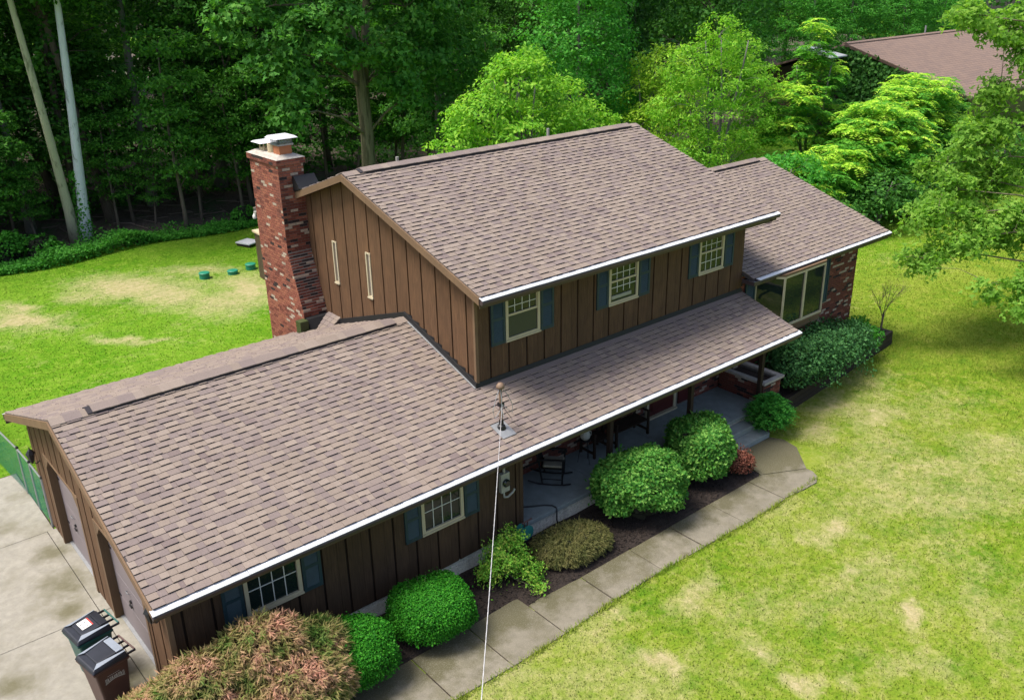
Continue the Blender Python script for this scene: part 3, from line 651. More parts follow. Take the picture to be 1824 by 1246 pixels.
for b_ in CB:
    g = bgeo(b_); cand.append((bscore(g, NX if b_[0] == 'x' else NY), g, b_[5], chim))
for a, c, p, q, k in wbr:
    g = (a, c, 1.81-.008, 1.815, p, q); s_ = bscore((a, c, 1.80, 1.81, max(p, 2.61), max(q, 2.66)), NY) if (p > 1.6 and a > 20.2) else 0
    cand.append((s_, g, k, ww))
cand.sort(key=lambda t: -t[0]); rest = {}
bcache = {}
for i, (s_, g, col, par) in enumerate(cand):
    x0, x1, y0, y1, z0, z1 = g
    if i < 300:
        key = (round(x1-x0, 3), round(y1-y0, 3), round(z1-z0, 3), col)
        if key not in bcache: bcache[key] = MB().box(0, x1-x0, 0, y1-y0, 0, z1-z0).mesh('brick', [BR[col]])
        o = link('brick', bcache[key], par); o.location = (x0, y0, z0)
    else: rest.setdefault(par.name, (par, MB()))[1].box(x0, x1, y0, y1, z0, z1, col)
for par, mb in rest.values(): mb.obj('bricks', BR, par, kind='stuff')
sm.obj('bricks', BR, ww, kind='stuff')
e = .05
cbo_ = MB().box(CX0-e+.006, CX1+e, CY0-e+.006, CY1+e, CT-.07, CT+.07).obj('corbel', 'mortar', chim)
cm2 = MB(); brick_face(cm2, P_left(CX0-e+.006), CY0-e, CY1+e, CT-.068, CT+.068, lambda: random.choice((0, 2, 2, 4))); brick_face(cm2, P_front(CY0-e+.006), CX0-e, CX1+e, CT-.068, CT+.068, lambda: random.choice((0, 2, 2, 1))); cm2.obj('bricks', BR, cbo_, kind='stuff')
fl_ = MB().box(CX0-.03, CX0+.03, CY1, CY1+.12, 5.45, 5.53).obj('flood_light', 'meter_grey', chim)
MB().lathe([(.03, 0), (.06, -.07), (.055, -.12)], (CX0-.02, CY1+.09, 5.47), 10).obj('lamp_head', 'white_paint', fl_)
MB().hexa([(CX0-e-.01, CY0-e-.01, CT+.071), (CX1+e+.01, CY0-e-.01, CT+.071), (CX1+e+.01, CY1+e+.01, CT+.071), (CX0-e-.01, CY1+e+.01, CT+.071), (CX0+.12, CY0+.12, CT+.15), (CX1-.12, CY0+.12, CT+.15), (CX1-.12, CY1-.12, CT+.15), (CX0+.12, CY1-.12, CT+.15)]).obj('chimney_crown', 'chimney_concrete', chim, bevel=.01)
# flues
fl = MB().box(7.0, 7.33, 8.62, 8.95, CT+.12, CT+.36).obj('flue', 'terracotta', chim, bevel=.01)
t = MB().box(6.96, 7.37, 8.58, 8.99, CT+.36, CT+.40); t.obj('flue_collar', 'galv', fl)
t = MB()
for k in range(9):
    for (x, y) in ((6.98+k*.046, 8.60), (6.98+k*.046, 8.97), (6.98, 8.60+k*.046), (7.35, 8.60+k*.046)): t.box(x-.005, x+.005, y-.005, y+.005, CT+.40, CT+.53)
t.obj('spark_screen', 'steel_dull', fl)
MB().hexa([(6.86, 8.48, CT+.53), (7.47, 8.48, CT+.53), (7.47, 9.09, CT+.53), (6.86, 9.09, CT+.53), (6.93, 8.55, CT+.585), (7.40, 8.55, CT+.585), (7.40, 9.02, CT+.585), (6.93, 9.02, CT+.585)]).obj('flue_cap', 'gutter_white', fl, bevel=.015)
fl = MB().lathe([(.13, 0), (.13, .22), (.11, .22), (.11, .1)], (7.1, 9.16, CT+.13), 18).obj('flue', 'clay_cream', chim, smooth=False)
fl = MB().box(6.99, 7.25, 9.42, 9.68, CT+.11, CT+.22).obj('flue', 'clay_cream', chim)
t = MB()
for (x, y) in ((7.0, 9.44), (7.23, 9.44), (7.0, 9.66), (7.23, 9.66)): t.box(x-.012, x+.012, y-.012, y+.012, CT+.22, CT+.36)
t.obj('cap_leg', 'clay_cream', fl)
MB().hexa([(6.86, 9.34, CT+.335), (7.36, 9.34, CT+.335), (7.36, 9.90, CT+.335), (6.86, 9.90, CT+.335), (6.93, 9.41, CT+.37), (7.29, 9.41, CT+.37), (7.29, 9.83, CT+.37), (6.93, 9.83, CT+.37)]).obj('flue_cap', 'gutter_white', fl, bevel=.015)
# flashing where chimney meets the roofs
MB().prism([(8.10, 6.36), (8.44, 6.25), (8.44, 6.62), (8.36, 6.64)], 'x', 7.16, 7.72).obj('chimney_flashing', 'flashing', chim)
MB().prism([(7.70, 2.90), (7.96, 2.82), (7.96, 3.20), (7.86, 3.16)], 'x', 6.86, 7.46).obj('chimney_flashing', 'flashing', chim)
MB().box(6.62, 6.85, 7.78, 8.02, 2.78, 3.16).obj('saddle_box', 'green_metal', chim, bevel=.01)
cr = MB(); cr.prism([(6.95, 2.86), (7.46, 2.86), (7.46, 3.22)], 'y', 7.25, 7.86); ck = cr.obj('cricket', 'roof_felt', chim)
cm_ = MB()
for i in range(5):
    for j in range(3):
        x = 6.97+i*.1; z = 2.875+i*.0706; y = 7.26+j*.2; cm_.hexa([(x, y, z), (x+.115, y, z+.075), (x+.115, y+.19, z+.075), (x, y+.19, z), (x-.004, y, z+.014), (x+.113, y, z+.078), (x+.113, y+.19, z+.078), (x-.004, y+.19, z+.014)], random.choice((0, 2, 3)))
cm_.obj('shingles', SH, ck)
# pipes on the far slopes
for (x, y, z) in ((9.4, 7.2, 6.92), (14.4, 7.2, 7.02)):
    t = MB().tube([(x, y, z-.6), (x, y, z+.03)], .04, 10).obj('vent_pipe', 'meter_grey', uroof)

# ---- windows
def shutter(P, u0, u1, z0, z1):
    mb = MB(); d0, d1 = .028, .062; fr = .055
    slab(mb, P, u0, u0+fr, d0, d1, z0, z1); slab(mb, P, u1-fr, u1, d0, d1, z0, z1)
    zm = (z0+z1)/2
    for a, c in ((z0, z0+.07), (zm-.03, zm+.03), (z1-.07, z1)): slab(mb, P, u0+fr, u1-fr, d0, d1-.001, a, c)
    sh = mb.obj('shutter', 'shutter_blue', house)
    for a, c in ((z0+.07, zm-.03), (zm+.03, z1-.07)):
        q = MB(); slab(q, P, u0+fr, u1-fr, d0, d0+.008, a, c)
        k = int((c-a)/.045)
        for i in range(k):
            zz = a+(c-a)*i/k; q.hexa([P(u0+fr, d0+.026, zz), P(u1-fr, d0+.026, zz), P(u1-fr, d0+.009, zz+.038), P(u0+fr, d0+.009, zz+.038), P(u0+fr, d0+.031, zz+.004), P(u1-fr, d0+.031, zz+.004), P(u1-fr, d0+.011, zz+.044), P(u0+fr, d0+.011, zz+.044)])
        q.obj('louvres', 'shutter_blue', sh)
def window(P, u0, u1, z0, z1, kind):
    mb = MB(); fr = .032 if kind == 'slit' else .06
    for a, c, p, q in ((u0-.01, u0+fr, z0, z1), (u1-fr, u1+.01, z0, z1), (u0+fr, u1-fr, z1-fr, z1), (u0+fr, u1-fr, z0, z0+fr*.8)): slab(mb, P, a, c, .002, .052, p, q)
    slab(mb, P, u0-.02, u1+.02, .026, .072, z0-.035, z0-.001)
    wn = mb.obj('window', 'cream', house)
    iu0, iu1, iz0, iz1 = u0+fr, u1-fr, z0+fr*.8, z1-fr
    zm = (iz0+iz1)/2
    def grille(a, c, p, q, nc, nr, d, name='muntins'):
        g = MB()
        for i in range(1, nc): x = a+(c-a)*i/nc; slab(g, P, x-.008, x+.008, d, d+.008, p, q)
        for i in range(1, nr): z = p+(q-p)*i/nr; slab(g, P, a, c, d+.0015, d+.0095, z-.008, z+.008)
        g.obj(name, 'white_paint', wn)
    if kind.startswith('dh'):
        g = MB(); slab(g, P, iu0, iu1, .004, .012, zm, iz1); g.obj('pane', 'glass', wn)
        g = MB(); slab(g, P, iu0, iu1, .004, .026, iz0, zm-.001); g.obj('pane', 'screen' if kind == 'dh_screen' else 'glass', wn)
        g = MB(); slab(g, P, iu0, iu1, .014, .044, zm-.022, zm+.022); slab(g, P, iu0, iu0+.022, .013, .03, zm+.022, iz1); slab(g, P, iu1-.022, iu1, .013, .03, zm+.022, iz1); g.obj('sash', 'cream', wn)
        grille(iu0, iu1, zm+.02, iz1, 4, 3, .0135)
        if kind == 'dh_grid': grille(iu0, iu1, iz0, zm-.02, 4, 2, .0275)
        if kind == 'dh_ac':
            grille(iu0, iu1, iz0+.2, zm-.02, 4, 2, .0275)
            g = MB(); slab(g, P, iu0+.02, iu1-.16, .0275, .05, iz0+.06, iz0+.14); g.obj('window_fan', 'steel_dull', wn)
    elif kind == 'grid':
        g = MB(); slab(g, P, iu0, iu1, .004, .014, iz0, iz1); g.obj('pane', 'glass', wn)
        grille(iu0, iu1, iz0, iz1, 4, 2, .0155)
    elif kind == 'slit':
        g = MB(); slab(g, P, iu0, iu1, .004, .010, iz0, iz1); g.obj('pane', 'curtain', wn)
        wn.data.materials.clear(); wn.data.materials.append(MATS['cream'])
    return wn
PF = P_front(YW+.03)
for (a, c, p, q), kd in zip(WUP, ('dh_screen', 'dh_ac', 'dh_grid')):
    window(PF, a, c, p, q, kd); shutter(PF, a-.40, a-.03, p-.03, q); shutter(PF, c+.03, c+.40, p-.03, q)
PG = P_front(.50)
for (a, c, p, q) in WLOW:
    window(PG, a, c, p, q, 'grid'); shutter(PG, a-.39, a-.03, p-.04, q+.02); shutter(PG, c+.03, c+.39, p-.04, q+.02)
PLW = P_left(XL+.03)
for i, (a, c, p, q) in enumerate(SLITS):
    ym = (a+c)/2; window(PLW, ym-.09, ym+.09, p, q, 'slit')
# bay window
bz0, bz1 = 1.98, 3.46
bay = MB(); bay.prism(BAY, 'z', bz0-.05, bz0); bay.prism([(17.04, 1.80), (17.53, 1.26), (19.42, 1.26), (20.0, 1.80)], 'z', bz0-.20, bz0-.051); bay.prism([(17.3, 1.80), (17.7, 1.42), (19.25, 1.42), (19.75, 1.80)], 'z', bz0-.36, bz0-.201)
bayo = bay.obj('bay_window', 'trim_wood', house)
MB().prism(BAY, 'z', bz1, bz1+.06).obj('bay_head', 'trim_wood', bayo)
def seg(a, c, n):
    a, c = Vector((*a, 0)), Vector((*c, 0)); L_ = (c-a).length; ex = (c-a)/L_; nn_ = Vector((ex.y, -ex.x, 0))
    def P(u, d, z): q = a+ex*u+nn_*(d-.06); return (q.x, q.y, z)
    fm_ = MB(); w_ = L_/n
    for i in range(n+1): slab(fm_, P, max(0.004, i*w_-.04), min(L_-.004, i*w_+.04), 0, .06, bz0+.001, bz1-.001)
    for i in range(n):
        slab(fm_, P, i*w_+.04, (i+1)*w_-.04, .003, .055, bz0+.002, bz0+.06); slab(fm_, P, i*w_+.04, (i+1)*w_-.04, .003, .055, bz1-.06, bz1-.002)
        g = MB(); slab(g, P, i*w_+.04, (i+1)*w_-.04, .015, .025, bz0+.06, bz1-.06); g.obj('pane', 'glass', bayo)
    fm_.obj('window_frame', 'cream', bayo)
seg(BAY[0], BAY[1], 1); seg(BAY[1], BAY[2], 2); seg(BAY[2], BAY[3], 1)
MB().box(17.1, 19.95, 1.795, 1.80, 1.98, 3.46).obj('bay_back', 'screen', bayo)
Pw2 = P_front(1.80)
shutter(Pw2, 20.14, 20.56, 1.9, 3.46); shutter(Pw2, 16.5, 16.92, 1.9, 3.46)
# ---- porch
porch = MB().box(7.57, 16.0, .56, 2.05, -.1, .35).obj('porch', 'mortar', house)
pbm = MB(); brick_face(pbm, P_front(.56), 7.57, 16.0, .0, .34, lambda: 0, .012); pbm.obj('bricks', ['brick_white'], porch, kind='stuff')
for a, c in ((7.57, 9.95), (9.96, 12.35), (12.36, 14.75), (14.76, 16.0)): MB().box(a, c, .50, 2.04, .352, .45).obj('slab', 'porch_concrete', porch, bevel=.01)
MB().box(13.98, 15.2, .18, .53, -.05, .285).obj('step', 'porch_concrete', porch, bevel=.012); MB().box(13.98, 15.3, -.18, .179, -.05, .14).obj('step', 'porch_concrete', porch, bevel=.012)
for x in (10.25, 13.02, 15.85): MB().box(x-.055, x+.055, .56, .67, .452, 2.60).obj('post', 'dark_wood', porch, bevel=.006)
MB().box(7.57, 16.25, .555, .675, 2.602, 2.72).obj('beam', 'dark_wood', porch)
pl = MB(); pl.box(15.95, 16.02, .55, 1.98, .46, 1.02); pl.box(16.62, 16.69, .55, 1.98, 0, 1.02); pl.box(16.02, 16.62, .55, .62, 0, 1.02)
plo = pl.obj('brick_planter', 'mortar', porch)
pm2 = MB(); brick_face(pm2, P_front(.55), 15.95, 16.69, 0, 1.0, pick_wing, .009); brick_face(pm2, P_left(15.95), .55, 1.98, .46, 1.0, pick_wing, .009); pm2.obj('bricks', BR, plo, kind='stuff')
for q in ((15.88, 16.76, .48, .62), (15.88, 16.04, .621, 1.98), (16.60, 16.76, .621, 1.98)): MB().box(*q, 1.021, 1.09).obj('cap_stone', 'chimney_concrete', plo, bevel=.008)
MB().box(16.02, 16.62, .62, 1.98, .5, .95).obj('soil', 'soil', plo)
# meter, conduit, mast
mt = MB().box(6.93, 7.15, .38, .474, 1.52, 1.95).obj('electric_meter', 'meter_grey', house, bevel=.01)
MB().tube([(7.04, .38, 1.74), (7.04, .34, 1.74), (7.04, .31, 1.74)], [.085, .085, .06], 14).obj('meter_dial', 'glass', mt)
MB().tube([(7.04, .43, 1.95), (7.04, .43, 2.6)], .028, 8).obj('conduit', 'meter_grey', mt)
MB().tube([(7.0, .40, 1.52), (7.0, .38, 1.42), (7.08, .37, 1.40), (7.22, .37, 1.46), (7.26, .37, 1.52)], .022, 8).obj('conduit', 'meter_grey', mt)
mx, my = 7.16, .62; mz = zlow(my)
ms = MB().tube([(mx, my, mz-.2), (mx, my, mz+.90)], .032, 10).obj('service_mast', 'copper_pipe', house)
MB().lathe([(.05, -.03), (.085, 0), (.08, .04), (.05, .085), (.01, .10)], (mx, my, mz+.90), 14).obj('weather_head', 'copper_pipe', ms, smooth=True)
MB().lathe([(.095, 0), (.075, .08), (.05, .10), (.045, .2)], (mx, my, mz-.0), 12).obj('mast_boot', 'black_metal', ms)
t = MB(); t.hexa([(mx-.17, my-.26, zlow(my-.26)+.022), (mx+.17, my-.26, zlow(my-.26)+.022), (mx+.17, my+.14, zlow(my+.14)+.022), (mx-.17, my+.14, zlow(my+.14)+.022), (mx-.17, my-.26, zlow(my-.26)+.028), (mx+.17, my-.26, zlow(my-.26)+.028), (mx+.17, my+.14, zlow(my+.14)+.028), (mx-.17, my+.14, zlow(my+.14)+.028)]); t.obj('mast_flashing', 'steel_dull', ms)
t = MB()
for (sx, sy, col) in ((-.26, -.05, 0), (.22, -.06, 0), (-.10, -.1, 0)):
    t.tube([(mx+sx*.15, my+sy*.2, mz+.88), (mx+sx*.6, my+sy, mz+.72), (mx+sx, my+sy*1.5, mz+.50), (mx+sx*.9, my+sy*2, mz+.34), (mx+sx*.35, my-.08, mz+.45), (mx, my-.05, mz+.55)], .007, 5)
t.obj('drip_loop', 'steel_dull', ms)
t = MB().tube([(mx+.03, my, mz+.55), (mx+.16, my+.06, mz+.33), (mx+.36, my+.12, zlow(my+.12)+.03)], .006, 5); t.obj('guy_wire', 'black_metal', ms)
MB().box(mx-.05, mx+.05, my-.05, my+.05, mz+.50, mz+.57).obj('mast_clamp', 'black_metal', ms)
# ------------------------------------------------------------------ cable
p0 = Vector((mx-.02, my-.06, mz+.53)); p1 = Vector((1.01, -6.6, 5.0)); dirv = (p1-p0); pe = p0+dirv*1.9 + Vector((0, 0, .6))
def cab(r, ph):
    pts = []; rr = []
    for k in range(121):
        q = k/120; c_ = p0.lerp(pe, q) + Vector((0, 0, -.35*math.sin(math.pi*q)))
        an = ph + q*190; pts.append(c_+Vector((math.cos(an), 0, math.sin(an)))*.0036)
    return pts
cb = MB(); cb.tube(cab(.006, 0), .0034, 5); cb.tube(cab(.006, 2.1), .0034, 5); cb.tube(cab(.006, 4.2), .0034, 5)
cbo = cb.obj('service_cable', 'cable_white', label='pale twisted service cable running from the roof mast towards the viewer', category='cable')


# ------------------------------------------------------------------ wheelie bins
def bin_(loc, rz, label, bodymat, sticker):
    t = thing('wheelie_bin', label, 'bin', loc, rz, 'wheelie bins by the garage door')
    # local: hinge/handle towards +x, front towards -x
    b = MB(); b.hexa([(-.20, -.22, .06), (.20, -.22, .06), (.20, .22, .06), (-.20, .22, .06), (-.29, -.27, .93), (.27, -.27, .93), (.27, .27, .93), (-.29, .27, .93)]); bo = b.obj('body', bodymat, t, bevel=.03)
    MB().box(-.325, .285, -.305, .305, .90, .955).obj('rim', bodymat, t, bevel=.02)
    l = MB(); l.hexa([(-.34, -.315, .957), (.27, -.315, .957), (.27, .315, .957), (-.34, .315, .957), (-.30, -.28, 1.02), (.25, -.28, 1.06), (.25, .28, 1.06), (-.30, .28, 1.02)]); lo = l.obj('lid', 'black_plastic', t, bevel=.02)
    # raised centre and grey worn ridges
    q = MB(); q.hexa([(-.20, -.20, 1.03), (.12, -.23, 1.05), (.12, .23, 1.05), (-.20, .20, 1.03), (-.19, -.18, 1.052), (.115, -.22, 1.085), (.115, .22, 1.085), (-.19, .18, 1.052)]); q.obj('lid_panel', 'black_plastic', lo, bevel=.008)
    for s_ in (-1, 1): q = MB(); q.hexa([(-.29, s_*.275, 1.022), (.24, s_*.278, 1.061), (.24, s_*.262, 1.066), (-.20, s_*.20, 1.05), (-.29, s_*.275, 1.03), (.24, s_*.278, 1.069), (.24, s_*.262, 1.074), (-.20, s_*.20, 1.058)]); q.obj('lid_ridge', 'grey_plastic', lo)
    MB().box(.125, .25, -.21, .21, 1.062, 1.082).obj('hinge_cover', 'grey_plastic' if not sticker else 'black_plastic', lo, bevel=.008)
    hb = MB().tube([(.40, -.26, .985), (.40, .26, .985)], .016, 8).obj('handle', bodymat, t)
    for y in (-.26, -.08, .08, .26): MB().box(.24, .41, y-.011, y+.011, .955, .99).obj('handle_arm', 'black_plastic', t)
    for y in (-.27, .27): MB().tube([(.22, y-.03, .11), (.22, y+.03, .11)], .11, 16).obj('wheel', 'black_plastic', t)
    MB().tube([(.22, -.24, .11), (.22, .24, .11)], .012, 6).obj('axle', 'steel_dull', t)
    if sticker:
        q = MB(); q.hexa([(-.13, -.10, 1.066), (.06, -.10, 1.0855), (.06, .14, 1.0855), (-.13, .14, 1.066), (-.13, -.10, 1.0685), (.06, -.10, 1.088), (.06, .14, 1.088), (-.13, .14, 1.0685)]); so = q.obj('sticker', 'white_paint', lo)
        z_ = lambda x: 1.0682+(x+.13)*.1026+.0008
        q = MB(); q.face([(.035, -.10, z_(.035)), (.06, -.10, z_(.06)), (.06, .14, z_(.06)), (.035, .14, z_(.035))]); q.obj('red_band', 'red_print', so)
        q = MB()
        for (x, y, r_) in ((-.02, -.05, .018), (-.02, .06, .02), (-.08, -.05, .016), (-.09, .05, .02), (.01, .02, .012)): q.face([(x-r_, y-r_*.7, z_(x-r_)), (x+r_, y-r_*.7, z_(x+r_)), (x+r_, y+r_*.7, z_(x+r_)), (x-r_, y+r_*.7, z_(x-r_))])
        q.obj('print', 'grey_print', so)
    else:   # arched white lettering on the side facing the lawn (-y)
        q = MB()
        yb = lambda z: -.2215-(z-.06)*.0575-.003
        def bar(x0, z0, x1, z1, w_):
            d = Vector((x1-x0, z1-z0)); n_ = Vector((-d.y, d.x)).normalized()*w_
            q.face([(x0-n_.x, yb(z0-n_.y), z0-n_.y), (x1-n_.x, yb(z1-n_.y), z1-n_.y), (x1+n_.x, yb(z1+n_.y), z1+n_.y), (x0+n_.x, yb(z0+n_.y), z0+n_.y)])
        X0, X1 = -.16, .17
        zc = lambda x: .70 - ((x-.005)/.165)**2*.022
        hh = lambda x: .030 + abs(x-.005)/.165*.016
        n_ = 12
        for i in range(9):
            x = X0+.022+(X1-X0-.04)*i/8; a, c = zc(x)-hh(x)*.8, zc(x)+hh(x)
            bar(x-.010, a, x-.010, c, .0045); 
            if i % 3 != 1: bar(x-.010, c-.004, x+.008, c-.004, .004)
            if i % 2 == 0: bar(x+.008, a, x+.008, c, .004)
            else: bar(x-.008, c, x+.009, a, .004)
        for i in range(n_):
            x = X0+(X1-X0)*i/n_; x2 = X0+(X1-X0)*(i+1)/n_; bar(x, zc(x)-hh(x)-.004, x2, zc(x2)-hh(x2)-.004, .006)
        for i in range(7): x = -.11+.03*i; bar(x, .765, x+.022, .766, .004)
        q.obj('logo', 'logo_white', bo)
    return t
bin_((-.47, 2.42, .032), math.radians(8), 'dark green wheelie bin with white sticker on its black lid', 'green_plastic', True)
bin_((-.50, 1.56, .032), math.radians(10), 'brown wheelie bin with white lettering, nearest the reddish maple', 'brown_plastic', False)

# ------------------------------------------------------------------ chain link fence
fe = thing('chain_link_fence', 'green chain link fence beside the garage and driveway', 'fence', (.25, 7.75, 0))
FP = [(0, .12), (-.02, 1.05), (-.05, 1.95), (-.30, 5.2), (-.55, 8.2)]
for i, (x, y) in enumerate(FP):
    MB().tube([(x, y, -.1), (x, y, 1.22)], .034 if i in (0,) else .027, 8).obj('post', 'steel_dull' if i == 0 else 'galv', fe)
    MB().lathe([(.035, 0), (.03, .04), (.01, .06)], (x, y, 1.22), 8).obj('post_cap', 'black_metal', fe)
for a, c in zip(FP[:-1], FP[1:]): MB().tube([(*a, 1.2), (*c, 1.2)], .022, 8).obj('rail', 'galv', fe)
wm_ = MB()
def fx(y):
    for a, c in zip(FP[:-1], FP[1:]):
        if y <= c[1]: return a[0]+(c[0]-a[0])*(y-a[1])/(c[1]-a[1])
    return FP[-1][0]
y = .12-1.12
while y < 8.2:
    for sgn in (1, -1):
        ya, yb_ = (y, y+1.12) if sgn > 0 else (y+1.12, y); za, zb_ = .04, 1.16
        def clip(ya, za, yb2, zb2):
            pts = []
            for q in (0, .25, .5, .75, 1):
                yy_ = ya+(yb2-ya)*q
                if .12 <= yy_ <= 8.2: pts.append((fx(yy_), yy_, za+(zb2-za)*q))
            return pts
        pts = clip(ya, za, yb_, zb_)
        for p, q in zip(pts[:-1], pts[1:]):
            r_ = .0100
            wm_.face([(p[0]+.01*sgn, p[1]-r_, p[2]), (p[0]+.01*sgn, p[1]+r_, p[2]), (q[0]+.01*sgn, q[1]+r_, q[2]), (q[0]+.01*sgn, q[1]-r_, q[2])])
    y += .052
wm_.obj('wire_mesh', 'fence_green', fe, kind='stuff')

# ------------------------------------------------------------------ porch furniture
def rocker(loc, rz):
    t = thing('rocking_chair', 'dark rocking chair with tan seat cushion on the porch', 'chair', loc, rz)   # faces +x
    for s_ in (-1, 1):
        MB().tube([(-.55, s_*.26, .10), (-.3, s_*.26, .035), (0, s_*.26, .018), (.25, s_*.26, .03), (.42, s_*.26, .07)], .018, 6).obj('rocker', 'black_metal', t)
        MB().tube([(.22, s_*.26, .03), (.24, s_*.27, .64)], .022, 6).obj('leg', 'black_metal', t)
        MB().tube([(-.22, s_*.25, .03), (-.28, s_*.25, .45), (-.42, s_*.25, 1.12)], .022, 6).obj('leg', 'black_metal', t)
        MB().box(-.34, .28, s_*.27-.035, s_*.27+.035, .64, .665).obj('armrest', 'black_metal', t, bevel=.006)
        MB().tube([(-.24, s_*.255, .16), (.22, s_*.26, .16)], .012, 6).obj('stretcher', 'black_metal', t)
    for z in (.14, .24): MB().tube([(.225, -.26, z), (.225, .26, z)], .012, 6).obj('stretcher', 'black_metal', t)
    MB().box(-.27, .25, -.25, .25, .40, .43).obj('seat', 'black_metal', t)
    MB().box(-.22, .24, -.23, .23, .432, .49).obj('cushion', 'cushion', t, bevel=.025)
    for k in range(6):
        y = -.2+.08*k; MB().tube([(-.29, y, .44), (-.42, y, 1.08)], .010, 6).obj('slat', 'black_metal', t)
    MB().box(-.45, -.41, -.26, .26, 1.07, 1.15).obj('top_rail', 'black_metal', t)
rocker((9.28, 1.42, .45), math.radians(-48))
def bench(loc, w_, name, label, cat):
    t = thing(name, label, cat, loc)    # faces -y
    for s_ in (-1, 1):
        MB().box(s_*w_/2-.025, s_*w_/2+.025, -.25, -.20, 0, .62).obj('leg', 'dark_wood', t); MB().box(s_*w_/2-.025, s_*w_/2+.025, .20, .25, 0, .95).obj('leg', 'dark_wood', t)
        MB().box(s_*w_/2-.03, s_*w_/2+.03, -.27, .20, .621, .65).obj('armrest', 'dark_wood', t); MB().box(s_*w_/2-.018, s_*w_/2+.018, -.20, .20, .10, .15).obj('stretcher', 'dark_wood', t)
    for k in range(5): MB().box(-w_/2+.026, w_/2-.026, -.24+k*.09, -.16+k*.09, .40, .425).obj('seat_slat', 'dark_wood', t)
    MB().box(-w_/2+.026, w_/2-.026, .205, .24, .90, .97).obj('top_rail', 'dark_wood', t); MB().box(-w_/2+.026, w_/2-.026, .205, .24, .46, .51).obj('bottom_rail', 'dark_wood', t)
    n_ = int(w_/.09)
    for k in range(n_): x = -w_/2+.06+k*(w_-.12)/(n_-1); MB().box(x-.02, x+.02, .212, .232, .511, .899).obj('back_slat', 'dark_wood', t)
bench((11.95, 1.70, .45), 1.12, 'bench', 'dark slatted wooden bench near the red front door', 'bench')
bench((10.92, 1.70, .45), .55, 'armchair', 'dark slatted armchair behind the left porch post', 'chair')
t = thing('plant_stand', 'spindly black metal plant stand beside the rocking chair', 'stand', (10.38, 1.52, .45))
for k in range(3): a = 2.1*k+.4; MB().tube([(.09*math.cos(a), .09*math.sin(a), .58), (.17*math.cos(a), .17*math.sin(a), 0)], .008, 6).obj('leg', 'black_metal', t)
MB().lathe([(.13, 0), (.13, .015)], (0, 0, .575), 14).obj('shelf', 'black_metal', t)
t = thing('ceramic_pot', 'cream rounded pot standing on the black plant stand', 'pot', (10.38, 1.52, 1.042))
MB().lathe([(.06, 0), (.11, .05), (.125, .12), (.10, .19), (.07, .22), (.085, .25)], (0, 0, 0), 18).obj('pot_body', 'pot_cream', t, smooth=True)
MB().tube([(.10, -.02, .2), (.16, -.03, .16), (.16, -.03, .08), (.11, -.02, .06)], .012, 6).obj('handle', 'pot_cream', t)
MB().tube([(7.75, 1.15, .47), (8.1, .93, .468), (8.4, .75, .467), (8.52, .62, .467), (8.53, .52, .462), (8.52, .478, .43), (8.51, .47, .2), (8.5, .43, .09)], .017, 8).obj('garden_hose', 'hose_black', smooth=True, label='black garden hose hanging over the porch edge', category='hose')
t = thing('hose_reel', 'teal and brown hose reel against the wall beside the porch', 'hose reel', (7.42, .30, .03))
MB().tube([(0, -.10, .45), (0, .10, .45)], .13, 14).obj('drum', 'teal', t); MB().tube([(0, -.12, .45), (0, -.105, .45)], .17, 16).obj('flange', 'teal', t)
for s_ in (-1, 1): MB().tube([(s_*.16, -.08, 0), (0, -.08, .45), (s_*.05, -.08, .70)], .016, 6).obj('frame', 'brown_plastic', t)
MB().tube([(-.1, -.08, .7), (.16, -.08, .72)], .018, 6).obj('handle', 'brown_plastic', t)

# ------------------------------------------------------------------ back lawn items
for i, (x, y, lb) in enumerate(((9.95, 22.65, 'leftmost round green septic lid on the back lawn'), (11.03, 22.42, 'middle round green septic lid, lowest of the three'), (11.85, 22.5, 'round green septic lid closest to the chimney'))):
    h_ = (.20, .11, .19)[i]
    t = thing('septic_lid', lb, 'septic lid', (x, y, -.01), 0, 'septic lids on the back lawn')
    MB().lathe([(.20, 0), (.20, h_), (.19, h_+.02)], (0, 0, 0), 24).obj('riser', 'septic_green', t); MB().lathe([(.215, h_), (.215, h_+.03), (.19, h_+.05), (.05, h_+.06)], (0, 0, 0), 24).obj('cover', 'septic_green', t)
t = thing('white_board', 'white flat board lying on the back lawn by the chimney', 'board', (13.35, 25.9, .0), math.radians(20))
MB().box(-.36, .36, -.42, .42, .12, .17).obj('panel', 'gutter_white', t)
for s_ in (-1, 1): MB().box(s_*.28-.04, s_*.28+.04, -.4, .4, 0, .119).obj('bearer', 'timber', t)
t = thing('utility_box', 'tall brown cabinet with pale top behind the chimney', 'cabinet', (11.78, 20.9, 0), math.radians(-4))
MB().box(-.16, .30, -.35, .35, 0, 1.85).obj('cabinet_body', 'brown_plastic', t, bevel=.01); MB().box(-.22, .36, -.41, .41, 1.851, 1.92).obj('cabinet_top', 'clay_cream', t); MB().box(-.172, -.16, -.30, .30, .1, 1.8).obj('cabinet_door', 'fascia_brown', t)

